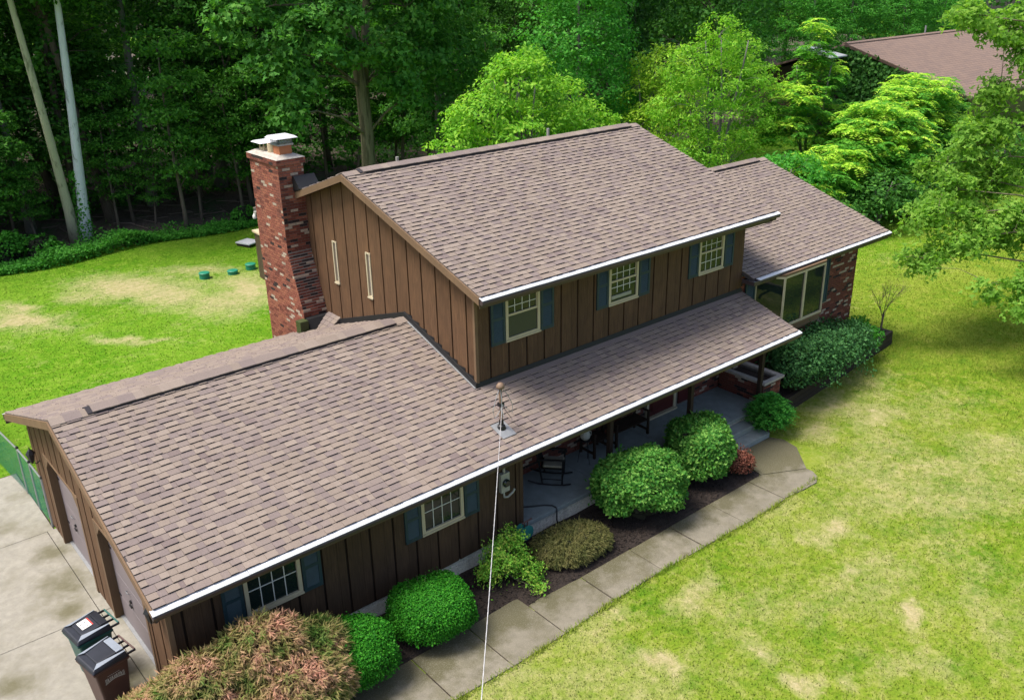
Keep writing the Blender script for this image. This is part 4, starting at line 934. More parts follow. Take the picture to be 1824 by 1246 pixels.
# ------------------------------------------------------------------ timber raised bed
tb = thing('timber_bed', 'dark timber edged raised bed in front of the bay window', 'raised bed', (16.75, .32, 0))
ang = math.atan2(.62, 6.6); ux, uy = math.cos(ang), math.sin(ang); nx_, ny_ = -uy, ux
def tpt(a, b_, z): return (ux*a+nx_*b_, uy*a+ny_*b_, z)
def timber(a0, a1, b0, b1, z0, z1): MB().hexa([tpt(a0, b0, z0), tpt(a1, b0, z0), tpt(a1, b1, z0), tpt(a0, b1, z0), tpt(a0, b0, z1), tpt(a1, b0, z1), tpt(a1, b1, z1), tpt(a0, b1, z1)]).obj('timber', 'timber', tb, bevel=.008)
for k in range(3):
    z0 = -.03+k*.15; off = (0, .35, .1)[k]
    cuts = [0, 2.2+off, 4.4+off, 6.68]
    for a, c in zip(cuts[:-1], cuts[1:]): timber(a+.003, c-.003, 0+.006*k, .15, z0, z0+.147)
    timber(6.53, 6.68, .153, .95, z0, z0+.147)
sb = MB().hexa([tpt(.0, .14, 0), tpt(6.55, .14, 0), tpt(6.55, .9, 0), tpt(0, 1.45, 0), tpt(.0, .14, .36), tpt(6.55, .14, .36), tpt(6.55, .9, .40), tpt(0, 1.45, .40)]).obj('soil', 'soil', tb)

# ------------------------------------------------------------------ foliage generators
def quads(P, a, b_, L_, W_):
    L_ = np.asarray(L_).reshape(-1, 1); W_ = np.asarray(W_).reshape(-1, 1)
    return np.stack([P, P+a*L_*.5+b_*W_*.5, P+a*L_, P+a*L_*.5-b_*W_*.5], 1).reshape(-1, 3)
def leaves_mesh(name, P, nrm, size, mat, asp=.55, axis=None, droop=0.):
    n = len(P); r = RNG.normal(size=(n, 3)) if axis is None else axis+RNG.normal(size=(n, 3))*.35
    a = unit(r-nrm*np.sum(r*nrm, 1, keepdims=True)); a = unit(a+np.array([0, 0, -droop])); b_ = unit(np.cross(nrm, a))
    L_ = size*RNG.uniform(.7, 1.3, n)
    V = quads(P, a, b_, L_, L_*asp); return npmesh(name, V, np.arange(4*n).reshape(-1, 4), mat)
def star_mesh(name, P, nrm, size, mat):
    """three lobed leaf: 3 quads sharing the base"""
    n = len(P); r = RNG.normal(size=(n, 3)); a = unit(r-nrm*np.sum(r*nrm, 1, keepdims=True)); a = unit(a+np.array([0, 0, -.35])); b_ = unit(np.cross(nrm, a)); s_ = (size*RNG.uniform(.7, 1.3, n))[:, None]
    vs = [P]
    for an, ln in ((0, 1.0), (1.0, .85), (-1.0, .85)):
        d = a*math.cos(an)+b_*math.sin(an); e_ = -a*math.sin(an)+b_*math.cos(an)
        vs += [P+d*s_*ln*.5+e_*s_*.24, P+d*s_*ln, P+d*s_*ln*.5-e_*s_*.24]
    V = np.stack(vs, 1).reshape(-1, 3); o = np.arange(n)[:, None]*10
    F = np.concatenate([o+np.array([0, 1, 2, 3]), o+np.array([0, 4, 5, 6]), o+np.array([0, 7, 8, 9])], 0); return npmesh(name, V, F, mat)
def ell_pts(n, c, r, shell=.6, zmin=None):
    d = unit(RNG.normal(size=(n, 3))); q = (shell+(1-shell)*RNG.random(n)**.5)[:, None]
    P = d*q*np.array(r); 
    if zmin is not None: P[:, 2] = np.where(P[:, 2]+c[2] < zmin, zmin-c[2]+RNG.random(n)*.1*r[2], P[:, 2])
    return P+np.array(c), unit(d/np.array(r))
def sprays(clumps, nper, rad, flat=.4, shell=.55, upb=.55, rnd=.5):
    """clumps: (c, r, count). returns leaf points, normals, spray centres"""
    Ps, Ns, Cs = [], [], []
    for c, r, cnt in clumps:
        C, O = ell_pts(cnt, c, r, shell)
        for k in range(cnt):
            R_ = rad*RNG.uniform(.6, 1.25); q = RNG.normal(size=(nper, 3))*np.array([.5, .5, .5*flat])*R_
            tilt = O[k]*.5*R_; rr = np.linalg.norm(q[:, :2], axis=1, keepdims=True)
            q[:, 2] -= (rr[:, 0]**2)/R_*.35
            Ps.append(C[k]+q); nn = np.array([0, 0, upb])+O[k]*.55+RNG.normal(size=(nper, 3))*rnd; Ns.append(unit(nn)); Cs.append(C[k])
    return np.concatenate(Ps), np.concatenate(Ns), np.array(Cs)
def branches(mb, start_pts, Cs, k, r0, mi=0):
    """limbs from points on the trunk to some spray centres"""
    idx = RNG.choice(len(Cs), min(k, len(Cs)), replace=False)
    for i in idx:
        t = Vector(Cs[i]); cands = [s_ for s_ in start_pts if s_[2] < t.z+.2] or [start_pts[0]]
        s_ = min(cands, key=lambda q: (Vector(q[:3])-t).length + .5*abs(q[2]-(t.z-1.2))); s0 = Vector(s_[:3])
        m_ = s0.lerp(t, .5)+Vector((random.uniform(-.15, .15), random.uniform(-.15, .15), .12*(t-s0).length))
        rr = min(r0, s_[3]*.5)
        mb.tube([s0, s0.lerp(m_, .5)+Vector((0, 0, .05)), m_, t], [rr, rr*.75, rr*.5, .008], 5, mi, cap=False)
def trunk_pts(h, r, lean=(0, 0), wob=.12, n=9):
    out = []; ph = random.uniform(0, 6)
    for i in range(n):
        q = i/(n-1); out.append((lean[0]*q*h+wob*math.sin(ph+q*5)*q, lean[1]*q*h+wob*math.cos(ph*1.3+q*4)*q, -.15+q*h, r*(1-.72*q)*(1+.45*math.exp(-q*16))))
    return out
def build_tree(name, label, loc, tp, clumps, leafmat_, barkmat, nper=34, rad=.7, size=.2, limbs=25, star=False, group=None, cat='tree', shell=.55, asp=.6, extra_trunks=(), limb_r=.06, rz=0, frond=False, flat=.4, hub=False):
    t = thing(name, label, cat, loc, rz, group)
    mb = MB()
    for q in (tp, *extra_trunks): mb.tube([p[:3] for p in q], [p[3] for p in q], 10)
    if frond: me, Cs = frond_crown(clumps, leafmat_, size)
    else:
        P, Nn, Cs = sprays(clumps, nper, rad, shell=shell, flat=flat)
        me = (star_mesh if star else leaves_mesh)('crown', P, Nn, size, leafmat_) if star else leaves_mesh('crown', P, Nn, size, leafmat_, asp, droop=.3)
    sp = [p for q in (tp, *extra_trunks) for p in q[1:]]
    if hub:
        hubs = []
        for c, r, cnt in clumps:
            t_ = Vector(c); s_ = min(sp, key=lambda q: (Vector(q[:3])-t_).length+.6*abs(q[2]-(t_.z-1.5))); s0 = Vector(s_[:3]); rr = min(limb_r, s_[3]*.5); k1 = s0.lerp(t_, .35)+Vector((random.uniform(-.2, .2), random.uniform(-.2, .2), .10*(t_-s0).length)); k2 = s0.lerp(t_, .7)+Vector((random.uniform(-.25, .25), random.uniform(-.25, .25), .08*(t_-s0).length))
            mb.tube([s0, k1, k2, t_], [rr, rr*.75, rr*.5, rr*.3], 5, cap=False); hubs.append((t_.x, t_.y, t_.z-.05, .03)); hubs.append((k2.x, k2.y, k2.z, .035))
        sp = hubs
    branches(mb, sp, Cs, limbs, limb_r if not hub else .014)
    mb.obj('trunk', barkmat, t, smooth=True); link('crown', me, t); return t
def frond_crown(clumps, mat, size):
    """rosettes of arching pinnate fronds at the branch tips"""
    Vs = []; Cs = []; MI = []
    for c, r, cnt in clumps:
        r = (r[0], r[1], r[2]*1.35)
        cnt = int(cnt*2.1); C, O = ell_pts(cnt, c, r, .25)
        for k in range(cnt):
            if C[k][2] < .3: continue
            Cs.append(C[k]); nf = RNG.integers(6, 10); a0 = RNG.random()*6.28
            for j in range(nf):
                tip = int(O[k][2] > .35 and RNG.random() < .75); az = a0+6.283*j/nf+RNG.normal()*.25; L_ = size*RNG.uniform(.7, 1.2); el = RNG.uniform(.15, .75)
                d = np.array([math.cos(az), math.sin(az), 0]); d = unit(d+O[k]*np.array([.6, .6, 0])); side = np.array([-d[1], d[0], 0])
                m_ = 8; s_ = np.linspace(.15, 1, m_)[:, None]
                pts = C[k]+d*s_*L_*math.cos(el*.6)+np.array([0, 0, 1])*(s_*L_*math.sin(el)-s_*s_*L_*.75*RNG.uniform(.7, 1.2))
                wl = L_*.34*np.sin(np.linspace(.75, 2.75, m_))[:, None]
                for sg in (-1, 1):
                    ax = unit(side*sg*.9+d*.45+np.array([0, 0, -.25])+RNG.normal(size=(m_, 3))*.10); wd = unit(np.cross(ax, np.array([0, 0, 1.])+RNG.normal(size=(m_, 3))*.25))
                    Vs.append(np.stack([pts, pts+ax*wl*.45+wd*wl*.2, pts+ax*wl, pts+ax*wl*.45-wd*wl*.2], 1).reshape(-1, 3)); MI += [tip]*m_
    V = np.concatenate(Vs); return npmesh('crown', V, np.arange(len(V)).reshape(-1, 4), [mat, 'leaf_sumac_tip'], MI), np.array(Cs)
def copy_tree(src, label, loc, rz, scale, group=None):
    r = src.copy(); COL.objects.link(r); r.location = loc; r.rotation_euler = (0, 0, rz); r.scale = scale; r['label'] = label
    if group: r['group'] = group
    for ch in src.children:
        c = ch.copy(); COL.objects.link(c); c.parent = r
    return r

# ------------------------------------------------------------------ shrubs
def dome_shrub(name, label, loc, r, n, size, mat, cat='shrub', lump=.06, asp=.6, core=.86, shape=2.0, zlow=.12, group=None, outw=.9, rnd=.5, layers=(.90, 1.03), stems=4, droop=0., lumps=9, lw=.28, sway=.06, shoots=26):
    t = thing(name, label, cat, loc, 0, group)
    rx, ry, rz_ = r
    d = unit(RNG.normal(size=(n, 3))); d[:, 2] = np.where(d[:, 2] < -.35, -d[:, 2], d[:, 2]); d = unit(d)
    ld = unit(RNG.normal(size=(lumps, 3))+np.array([0, 0, .5])); amp = RNG.uniform(.4, 1, lumps)
    bumpf = np.max(np.clip((d@ld.T-(1-lw))/lw, 0, 1)**.7*amp, 1)
    sp = (np.abs(d)**shape).sum(1)**(-1/shape)
    sw = 1+sway*np.sin(d[:, 0]*3.1+loc[0])*np.cos(d[:, 1]*2.7+loc[1]*3)+.035*np.sin(d[:, 2]*5+d[:, 0]*4+loc[0]*7)
    q = sp*sw*(1-lump+2*lump*bumpf)*RNG.uniform(layers[0], layers[1], n)*np.where(RNG.random(n) < .035, RNG.uniform(1.0, 1.10, n), 1)
    P = d*q[:, None]*np.array([rx, ry, rz_])+np.array([0, 0, rz_*.92]); k = P[:, 2] > .03; P, d = P[k], d[k]
    Nn = unit(d/np.array([rx, ry, rz_])*outw*min(r)+np.array([0, 0, .25])+RNG.normal(size=P.shape)*rnd)
    link('foliage', leaves_mesh('foliage', P, Nn, size, mat, asp, droop=droop), t)
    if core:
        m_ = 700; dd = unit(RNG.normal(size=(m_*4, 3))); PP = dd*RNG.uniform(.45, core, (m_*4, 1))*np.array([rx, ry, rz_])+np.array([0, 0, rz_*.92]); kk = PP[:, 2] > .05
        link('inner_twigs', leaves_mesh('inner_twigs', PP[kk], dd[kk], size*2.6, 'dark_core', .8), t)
    mb = MB()
    for i in range(stems):
        a = 6.28*i/stems+.4; mb.tube([(.06*math.cos(a), .06*math.sin(a), -.05), (rx*.25*math.cos(a), ry*.25*math.sin(a), rz_*.5), (rx*.5*math.cos(a), ry*.5*math.sin(a), rz_*1.2)], [.022, .016, .006], 5)
    if shoots:
        Q = []; QN = []
        for i in range(shoots):
            a = RNG.random()*6.283; e_ = RNG.uniform(.25, 1.3); d0 = np.array([math.cos(a)*math.cos(e_), math.sin(a)*math.cos(e_), math.sin(e_)]); b0 = d0*np.array([rx, ry, rz_])*.93+np.array([0, 0, rz_*.92]); dv = unit(d0+np.array([0, 0, .5])+RNG.normal(size=3)*.25); ln_ = RNG.uniform(.08, .20)
            for q_ in np.linspace(.2, 1, 7): Q.append(b0+dv*ln_*q_+RNG.normal(size=3)*.012); QN.append(unit(d0+RNG.normal(size=3)*.6))
            mb.tube([b0, b0+dv*ln_], [.004, .002], 3)
        link('shoots', leaves_mesh('shoots', np.array(Q), np.array(QN), size*1.05, mat, asp), t, kind='stuff')
    mb.obj('stems', 'twig', t); return t
dome_shrub('boxwood', 'clipped dark green boxwood between mulch and walkway, under the garage wall', (4.52, -.52, .03), (.76, .70, .52), 26000, .042, 'leaf_box', shape=2.6, lump=.035, lumps=50, lw=.05, group='clipped boxwoods', rnd=.5)
dome_shrub('boxwood', 'clipped dark green boxwood partly behind the large reddish maple', (2.72, -.60, .03), (.80, .70, .56), 26000, .042, 'leaf_box', shape=2.6, lump=.035, lumps=50, lw=.05, group='clipped boxwoods', rnd=.5)
dome_shrub('burning_bush', 'rounded light green bush nearer the garage, in front of the porch', (10.22, -.32, .03), (.98, .88, .76), 21000, .088, 'leaf_burn', lump=.13, lumps=60, lw=.07, sway=.11, rnd=.6, group='rounded bushes before the porch')
dome_shrub('burning_bush', 'rounded light green bush beside the porch steps', (12.52, -.18, .03), (.90, .80, .73), 19000, .088, 'leaf_burn', lump=.14, lumps=55, lw=.08, sway=.12, rnd=.6, group='rounded bushes before the porch')
dome_shrub('barberry', 'small reddish barberry beside the walkway and steps', (13.22, -.72, .03), (.36, .36, .28), 3200, .05, 'leaf_red', lump=.15, rnd=.7, layers=(.75, 1.1))
# conifer shrub by the steps
t = thing('conifer_shrub', 'small bright green conifer to the right of the porch steps', 'shrub', (15.5, .0, 0))
Vl = []
for k in range(360):
    z = .12+1.0*RNG.random()**.8; rr = .52*max(.12, 1-((z-.35)/.85)**2 if z > .35 else .8); az = RNG.random()*6.283; d = np.array([math.cos(az), math.sin(az), .35]); b0 = np.array([0, 0, z*.92])+d*rr*RNG.uniform(.25, .55)
    s_ = np.linspace(.1, 1, 9)[:, None]; Lb = rr*RNG.uniform(.5, .8)+.08; pts = b0+d*s_*Lb+np.array([0, 0, -.35])*s_*s_*Lb; side = np.array([-d[1], d[0], 0])
    for sg in (-1, 1):
        ax = unit(side*sg+d*.8+RNG.normal(size=(9, 3))*.25); wd = unit(np.cross(ax, np.array([0, 0, 1.])+RNG.normal(size=(9, 3))*.5)); ln = .11*(1.15-s_)+.03
        Vl.append(np.stack([pts, pts+ax*ln*.5+wd*ln*.22, pts+ax*ln, pts+ax*ln*.5-wd*ln*.22], 1).reshape(-1, 3))
V = np.concatenate(Vl); link('foliage', npmesh('foliage', V, np.arange(len(V)).reshape(-1, 4), 'leaf_conifer'), t)
MB().tube([(0, 0, -.05), (.01, 0, .5), (0, 0, .95)], [.03, .02, .006], 6).obj('stem', 'twig', t)
# lace leaf maples: drooping layers
def lace_maple(label, loc, clumps, n, size, mat):
    t = thing('lace_leaf_maple', label, 'shrub', loc)
    Ps, Ax, Nn = [], [], []
    tot = sum(c[2] for c in clumps)
    for c, r, wgt in clumps:
        m_ = int(n*wgt/tot/7); d = unit(RNG.normal(size=(m_, 3))); d[:, 2] = np.abs(d[:, 2])*1.0-.15; d = unit(d)
        B = d*RNG.uniform(.78, 1.03, (m_, 1))*np.array(r)+np.array(c); B = B[B[:, 2] > .12]; d = d[:len(B)]
        dd = unit((B-np.array(c))/np.array(r)**2)
        for j in range(7):
            Ps.append(B+RNG.normal(size=B.shape)*.010); hz = dd*np.array([1, 1, .2]); Ax.append(unit(hz*.8+np.array([0, 0, -.45])+RNG.normal(size=B.shape)*.55)); Nn.append(unit(dd+np.array([0, 0, .4])+RNG.normal(size=B.shape)*.4))
    P, A, Q = map(np.concatenate, (Ps, Ax, Nn)); b_ = unit(np.cross(Q, A)); L_ = size*RNG.uniform(.6, 1.3, len(P))
    V = quads(P, A, b_, L_, L_*.17); link('foliage', npmesh('foliage', V, np.arange(len(V)).reshape(-1, 4), mat), t)
    Ps = []
    for c, r, wgt in clumps:
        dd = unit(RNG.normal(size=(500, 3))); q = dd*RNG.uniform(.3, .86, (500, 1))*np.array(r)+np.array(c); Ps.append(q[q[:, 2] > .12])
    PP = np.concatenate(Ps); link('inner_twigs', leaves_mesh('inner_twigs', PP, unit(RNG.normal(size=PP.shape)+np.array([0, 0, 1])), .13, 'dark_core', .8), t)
    mb = MB()
    for c, r, w_ in clumps: mb.tube([(0, 0, -.05), (c[0]*.3, c[1]*.3, .35), (c[0]*.8, c[1]*.8, max(.3, c[2])), (c[0], c[1], c[2]+r[2]*.5)], [.05, .04, .025, .01], 6)
    mb.obj('stems', 'twig', t)
lace_maple('large spreading reddish lace leaf maple at the garage corner', (1.1, -.5, .0),
  [((.2, .05, 1.05), (.95, .72, .86), 5), ((1.08, -.02, .72), (.68, .60, .74), 4), ((-.75, .0, 1.0), (.85, .66, .78), 4), ((-1.45, .05, .80), (.60, .56, .60), 2.5), ((.45, -.6, .75), (.95, .60, .72), 4), ((-.75, -.7, .75), (.95, .60, .66), 3.5), ((-1.5, -.5, .6), (.55, .5, .5), 1.5), ((-1.45, .95, .36), (.55, .55, .36), 2), ((-1.2, .5, .72), (.6, .5, .5), 2)], 96000, .115, 'leaf_lace')
lace_maple('low tan green lace leaf maple beside the porch slab', (8.05, -.46, .0), [((0, 0, .22), (.80, .56, .42), 4), ((.35, -.12, .2), (.55, .45, .34), 2), ((-.35, .15, .2), (.5, .45, .36), 2)], 36000, .075, 'leaf_lace_small')
# azalea
t = thing('azalea', 'loose bright green azalea with yellow and orange tips by the hose reel', 'shrub', (6.52, -.16, .04))
P, Nn, Cs = sprays([((0, 0, .48), (.48, .38, .36), 46), ((.14, .1, .82), (.14, .12, .26), 14), ((.36, .02, .72), (.12, .12, .22), 9), ((-.35, -.05, .35), (.25, .2, .2), 12), ((.3, -.35, .25), (.28, .22, .2), 14), ((.25, -.75, .1), (.18, .14, .08), 6)], 70, .17, flat=.8)
P[:, 2] = np.maximum(P[:, 2], .03); link('foliage', leaves_mesh('foliage', P, Nn, .055, 'leaf_azalea', .5), t)
mb = MB(); branches(mb, [(0, 0, .02, .03), (0, 0, .15, .03)], Cs, 30, .012); mb.obj('stems', 'twig', t)
# raised bed shrubs
BS = [(17.45, .66, .72, .74, .66, 'dark glossy shrub next to the brick planter'), (18.35, .74, .78, .74, .64, 'leafy shrub in front of the bay window, second from the planter'), (19.35, .85, .82, .74, .60, 'leafy shrub below the right end of the bay window'), (20.4, .98, .80, .72, .56, 'leafy shrub in the raised bed below the right shutter'), (21.4, 1.22, .66, .58, .42, 'lighter low shrub in the raised bed against the brick corner')]
for i, (x, y, rx, ry, rz_, lb) in enumerate(BS):
    dome_shrub('bed_shrub', lb, (x, y, .30), (rx, ry, rz_), 7500, .085, 'leaf_bed' if i < 4 else 'leaf_mid', lump=.30, lw=.12, sway=.16, rnd=.8, layers=(.5, 1.35), droop=.2, group='shrubs in the raised bed', core=.7, lumps=14)
t = thing('dead_branches', 'thin grey leafless twigs among the raised bed shrubs by the brick corner', 'twigs', (21.9, 1.45, .38))
mb = MB()
for k in range(26):
    a = random.uniform(0, 6.28); L_ = random.uniform(.4, .9); p1 = Vector((math.cos(a)*.2*L_, math.sin(a)*.15*L_, L_*.5)); p2 = p1+Vector((random.uniform(-.2, .2), random.uniform(-.15, .1), L_*.4)); mb.tube([(random.uniform(-.3, .3), random.uniform(-.12, .1), 0), p1, p2], [.006, .005, .003], 4)
mb.obj('twigs', 'twig', t)
# bare sapling
t = thing('bare_sapling', 'leafless grey sapling at the end of the timber bed', 'sapling', (23.55, 1.45, .0)); t.scale = (.85, .85, .9)
mb = MB(); mb.tube([(0, 0, -.1), (.02, 0, .5), (.04, 0, .95)], [.045, .038, .03], 8); fine = MB()
def br(p, d, L_, r_, dep):
    q = p+d*L_*.5+Vector((0, 0, .03)); e_ = p+d*L_; (mb if dep < 2 else fine).tube([p, q, e_], [r_, r_*.8, r_*.55], 5)
    if dep < 4:
        for i in range(3 if dep < 2 else 2): br(p.lerp(e_, random.uniform(.45, 1)), (d+Vector((random.gauss(0, .35), random.gauss(0, .35), random.uniform(0, .25)))).normalized(), L_*random.uniform(.55, .8), r_*.55, dep+1)
for k in range(5): a = 1.25*k; br(Vector((.03, 0, .6+.08*k)), Vector((math.cos(a)*.5, math.sin(a)*.5, 1)).normalized(), .75, .013, 0)
mb.obj('trunk', 'twig', t); fine.obj('twigs', 'twig', t)

# ------------------------------------------------------------------ wood behind the lawn
G = 'trees in the dark wood behind the lawn'
def forest_clumps(h, r, low):
    out = []
    for k in range(16):
        z = low+(h-low)*(k+.5)/16; R_ = r*(.55+.45*math.sin(math.pi*min(1, (k+2)/15))); a = k*2.4
        out.append(((math.cos(a)*R_*.55, math.sin(a)*R_*.55, z), (R_*.62, R_*.62, (h-low)*.085), 30))
    return out
LBL = 'tall leafy tree standing deep in the dark wood behind the lawn'
random.seed(3)
FT = [build_tree('forest_tree', LBL, (-4, 37, 0), trunk_pts(17, .22, (.01, 0)), forest_clumps(19, 3.6, 4.5), 'leaf_forest', 'bark_brown', 30, .85, .24, 30, group=G),
      build_tree('forest_tree', LBL, (2.2, 40, 0), trunk_pts(18, .26, (-.01, .01)), forest_clumps(20, 4.0, 6.5), 'leaf_forest', 'bark_grey', 30, .85, .25, 30, group=G),
      build_tree('forest_tree', LBL, (17.5, 42, 0), trunk_pts(16, .2, (.015, 0)), forest_clumps(18, 3.6, 2.8), 'leaf_forest_far', 'bark_brown', 30, .9, .26, 30, group=G)]
spots = []
rs = random.Random(5)
for row, (yb, st) in enumerate(((36.5, 5.2), (42.5, 5.5), (49, 6.2), (57, 7), (66, 8))):
    x = -22+row*1.7
    while x < 70+row*9:
        spots.append((x+rs.uniform(-1.3, 1.3), yb+rs.uniform(-1.6, 1.6))); x += st
for i, (x, y) in enumerate(spots):
    if row and (5 < x < 11 and y < 35.5): continue
    # keep them behind the line of the nearer named trunks and clear of the neighbour's plot
    if y < 38 and x > 52: continue
    if rs.random() < .3: continue
    s_ = rs.uniform(.85, 1.15); copy_tree(FT[i % 3], LBL, (x, y, 0), rs.uniform(0, 6.28), (s_, s_, rs.uniform(.9, 1.12)))
# understorey saplings
random.seed(9)
sap = build_tree('understorey_tree', 'slender young tree with layered green leaves at the wood edge', (12.38, 30.4, 0), trunk_pts(8.5, .10, (-.02, 0), .10), [((0, 0, 3.2), (1.3, 1.1, .35), 16), ((.3, 0, 4.4), (1.5, 1.3, .4), 20), ((-.5, 0, 5.6), (1.5, 1.4, .4), 26), ((.2, 0, 7.0), (1.6, 1.5, .5), 28), ((0, 0, 8.6), (1.4, 1.4, .6), 24)], 'leaf_under', 'bark_brown', 34, .62, .18, 22, limb_r=.03, flat=.22)
UG = 'young trees of the wood edge'
for i, (x, y, s_) in enumerate(((3.6, 34.5, .9), (5.6, 33.4, .65), (10.8, 33.0, .75), (14.4, 33.6, .8), (16.6, 32.2, .95), (19.0, 32.4, .75), (21.4, 33, .9), (25.5, 32.5, .8), (1.4, 33.5, .8), (-1.2, 32.6, .9), (7.0, 36.5, .9), (13.0, 37, .9), (29, 33, .95), (33, 33, .9), (4.4, 32.0, .72), (2.4, 31.6, .95), (15.6, 31.2, .7), (18.0, 33.6, 1.1), (9.4, 36.2, 1.05), (11.6, 38, 1.1), (23.4, 31.6, 1.0), (15.2, 35.6, 1.15), (5.0, 36.8, 1.1), (20.2, 36.2, 1.15), (6.3, 32.4, .5), (3.0, 33.0, 1.1), (1.0, 31.8, .8), (13.6, 31.6, .62), (11.4, 31.8, .5), (17.2, 31.0, .8), (9.8, 32.2, .6), (25, 31, 1.0), (22.2, 31.2, .85), (27.4, 31.5, 1.1))):
    o = copy_tree(sap, 'slender understorey tree with thin layered leaves inside the wood', (x, y, 0), i*1.3, (s_*1.15, s_*1.15, s_), UG); o.rotation_euler = (rs.uniform(-.10, .10), rs.uniform(-.12, .12), i*1.3)
# the trunks one can tell apart
def pole_tree(name, label, base, top, r, barkm, h=17, crown=True, sc=1.0):
    lean = ((top[0]-base[0])/top[2], (top[1]-base[1])/top[2])
    tp = trunk_pts(h, r, lean, .10, 12); cx0, cy0 = lean[0]*h*.8, lean[1]*h*.8
    cl = [((cx0+1.6*math.cos(k*2.4), cy0+1.6*math.sin(k*2.4), h*.66+k*.5), (1.7, 1.7, .9), 26) for k in range(9)]
    return build_tree(name, label, (base[0], base[1], 0), tp, cl, 'leaf_forest', barkm, 28, .8, .22, 20)
random.seed(21)
pole_tree('sycamore', 'tall pale blue white trunk with ivy at its foot, by the lawn edge', (8.15, 31.7), (8.75, 31, 10.3), .24, 'bark_white')
pole_tree('leaning_tree', 'leaning trunk with mottled yellow green bark next to the white trunk', (7.80, 31.9), (7.05, 31, 9.9), .22, 'bark_pale')
pole_tree('brown_trunk_tree', 'plain brown trunk just right of the pale trunk', (10.1, 33.8), (8.8, 34.2, 10), .24, 'bark_brown')
pole_tree('grey_trunk_tree', 'straight grey trunk in the middle of the wood', (12.7, 35.6), (12.75, 35.6, 10), .25, 'bark_grey')
pole_tree('thick_trunk_tree', 'thick grey green trunk high above the chimney', (17.1, 37.2), (17.8, 37.2, 10), .34, 'bark_grey')
pole_tree('edge_trunk_tree', 'short grey trunk at the left edge of the photograph', (6.6, 34.6), (6.3, 35, 10), .2, 'bark_grey')
pole_tree('back_trunk_tree', 'dim brown trunk behind the leaning trunk', (9.2, 39.5), (7.4, 40, 10), .26, 'bark_brown')
# ivy on the white trunk
P = np.zeros((900, 3)); zz = RNG.random(900)**1.4*3.2; az = RNG.random(900)*6.283; P[:, 0] = 8.15+.05*zz+np.cos(az)*.34; P[:, 1] = 31.7-.07*zz*0+np.sin(az)*.34; P[:, 2] = zz
link('ivy', leaves_mesh('ivy', P, unit(np.stack([np.cos(az), np.sin(az), .3+0*az], 1)+RNG.normal(size=(900, 3))*.3), .12, 'leaf_cover', .8), label='ivy climbing the foot of the pale white trunk', category='ivy')
# big forked maple standing behind the house
random.seed(33)
tp = [(0, 0, -.2, .44), (0, 0, 1.5, .36), (.05, 0, 4, .31), (.0, .05, 6.2, .30), (-.15, .1, 7.6, .27), (-.4, .15, 9.2, .20), (-.9, .2, 12, .14), (-1.2, .3, 15, .08)]
tp2 = [(.05, .05, 5.6, .22), (.30, .1, 7.6, .20), (.55, .1, 9.5, .18), (1.1, .2, 12.5, .12), (1.6, .2, 15.5, .06)]
mc = [((-3.2, -1.2, 8.9), (1.6, 1.3, .9), 34), ((-4.6, -.8, 8.0), (1.1, 1.0, .7), 20), ((-3.9, -1.4, 6.8), (.7, .7, .9), 16), ((-4.6, -1.5, 5.6), (.55, .5, .8), 12), ((-2.0, -1.4, 9.6), (1.2, 1.2, .8), 22), ((1.1, -1.3, 6.9), (.8, .8, 1.0), 20), ((1.7, -1.3, 5.9), (.6, .6, .6), 10), ((.2, -1.7, 8.2), (.9, .9, .6), 14), ((2.8, .2, 9.6), (2.2, 1.8, 1.5), 50), ((3.6, .6, 7.6), (1.6, 1.6, 1.2), 36), ((-1.4, -.9, 8.0), (.9, .8, .6), 14), ((-5.6, 0, 9.6), (1.2, 1.2, .9), 24), ((0, 0, 12.5), (4.2, 4.0, 2.0), 120), ((0, 0, 15.5), (3.4, 3.4, 1.6), 70), ((4.2, 1.2, 11), (2, 2, 1.5), 40), ((-4.4, .6, 11.4), (2, 2, 1.4), 40)]
build_tree('forked_maple', 'large forked maple with furrowed trunk rising behind the upper roof', (19.9, 26, 0), tp, mc, 'leaf_maple', 'bark_maple', 38, .62, .19, 90, star=True, extra_trunks=(tp2,), limb_r=.08, hub=True)

# ------------------------------------------------------------------ bright trees behind the house
random.seed(41)
def mid(name, label, loc, h, clumps, lm, **kw):
    bm_ = kw.pop('bark', 'bark_grey'); n_ = kw.pop('stems', 3); kx = kw.pop('kx', 1.3); kz = kw.pop('kz', 1.0)
    clumps = [((c[0]*kx, c[1]*kx, c[2]*kz), (r[0]*kx, r[1]*kx, r[2]*1.25), int(n*1.5)) for c, r, n in clumps]
    tps = []
    for k in range(n_):
        a = k*2.2+.5; sp_ = .13*(k > 0); tps.append(trunk_pts(h*.88, .10 if n_ > 1 else .16, (math.cos(a)*sp_, math.sin(a)*sp_), .12))
    return build_tree(name, label, loc, tps[0], clumps, lm, bm_, extra_trunks=tuple(tps[1:]), hub=True, **kw)
mid('pale_green_tree', 'bright yellow green tree right behind the upper roof ridge', (21.2, 16.4, 0), 8.2,
    [((0, 0, 6.4), (1.3, 1.2, .9), 60), ((-1.5, .2, 5.4), (1.2, 1.1, .8), 55), ((1.6, 0, 5.5), (1.4, 1.2, .9), 60), ((-2.4, .3, 4.3), (.9, .9, .8), 36), ((2.9, -.2, 4.6), (1.2, 1.1, .8), 45), ((0, -.8, 4.6), (1.8, 1.0, .9), 60), ((-1.2, -.6, 3.4), (1.6, 1.1, .8), 45), ((2.0, -.7, 3.6), (1.7, 1.1, .8), 45), ((.4, .4, 7.2), (.7, .7, .5), 20)], 'leaf_bright', nper=30, rad=.45, size=.19, limbs=40, asp=.42, limb_r=.035, kx=1.2, kz=1.1)
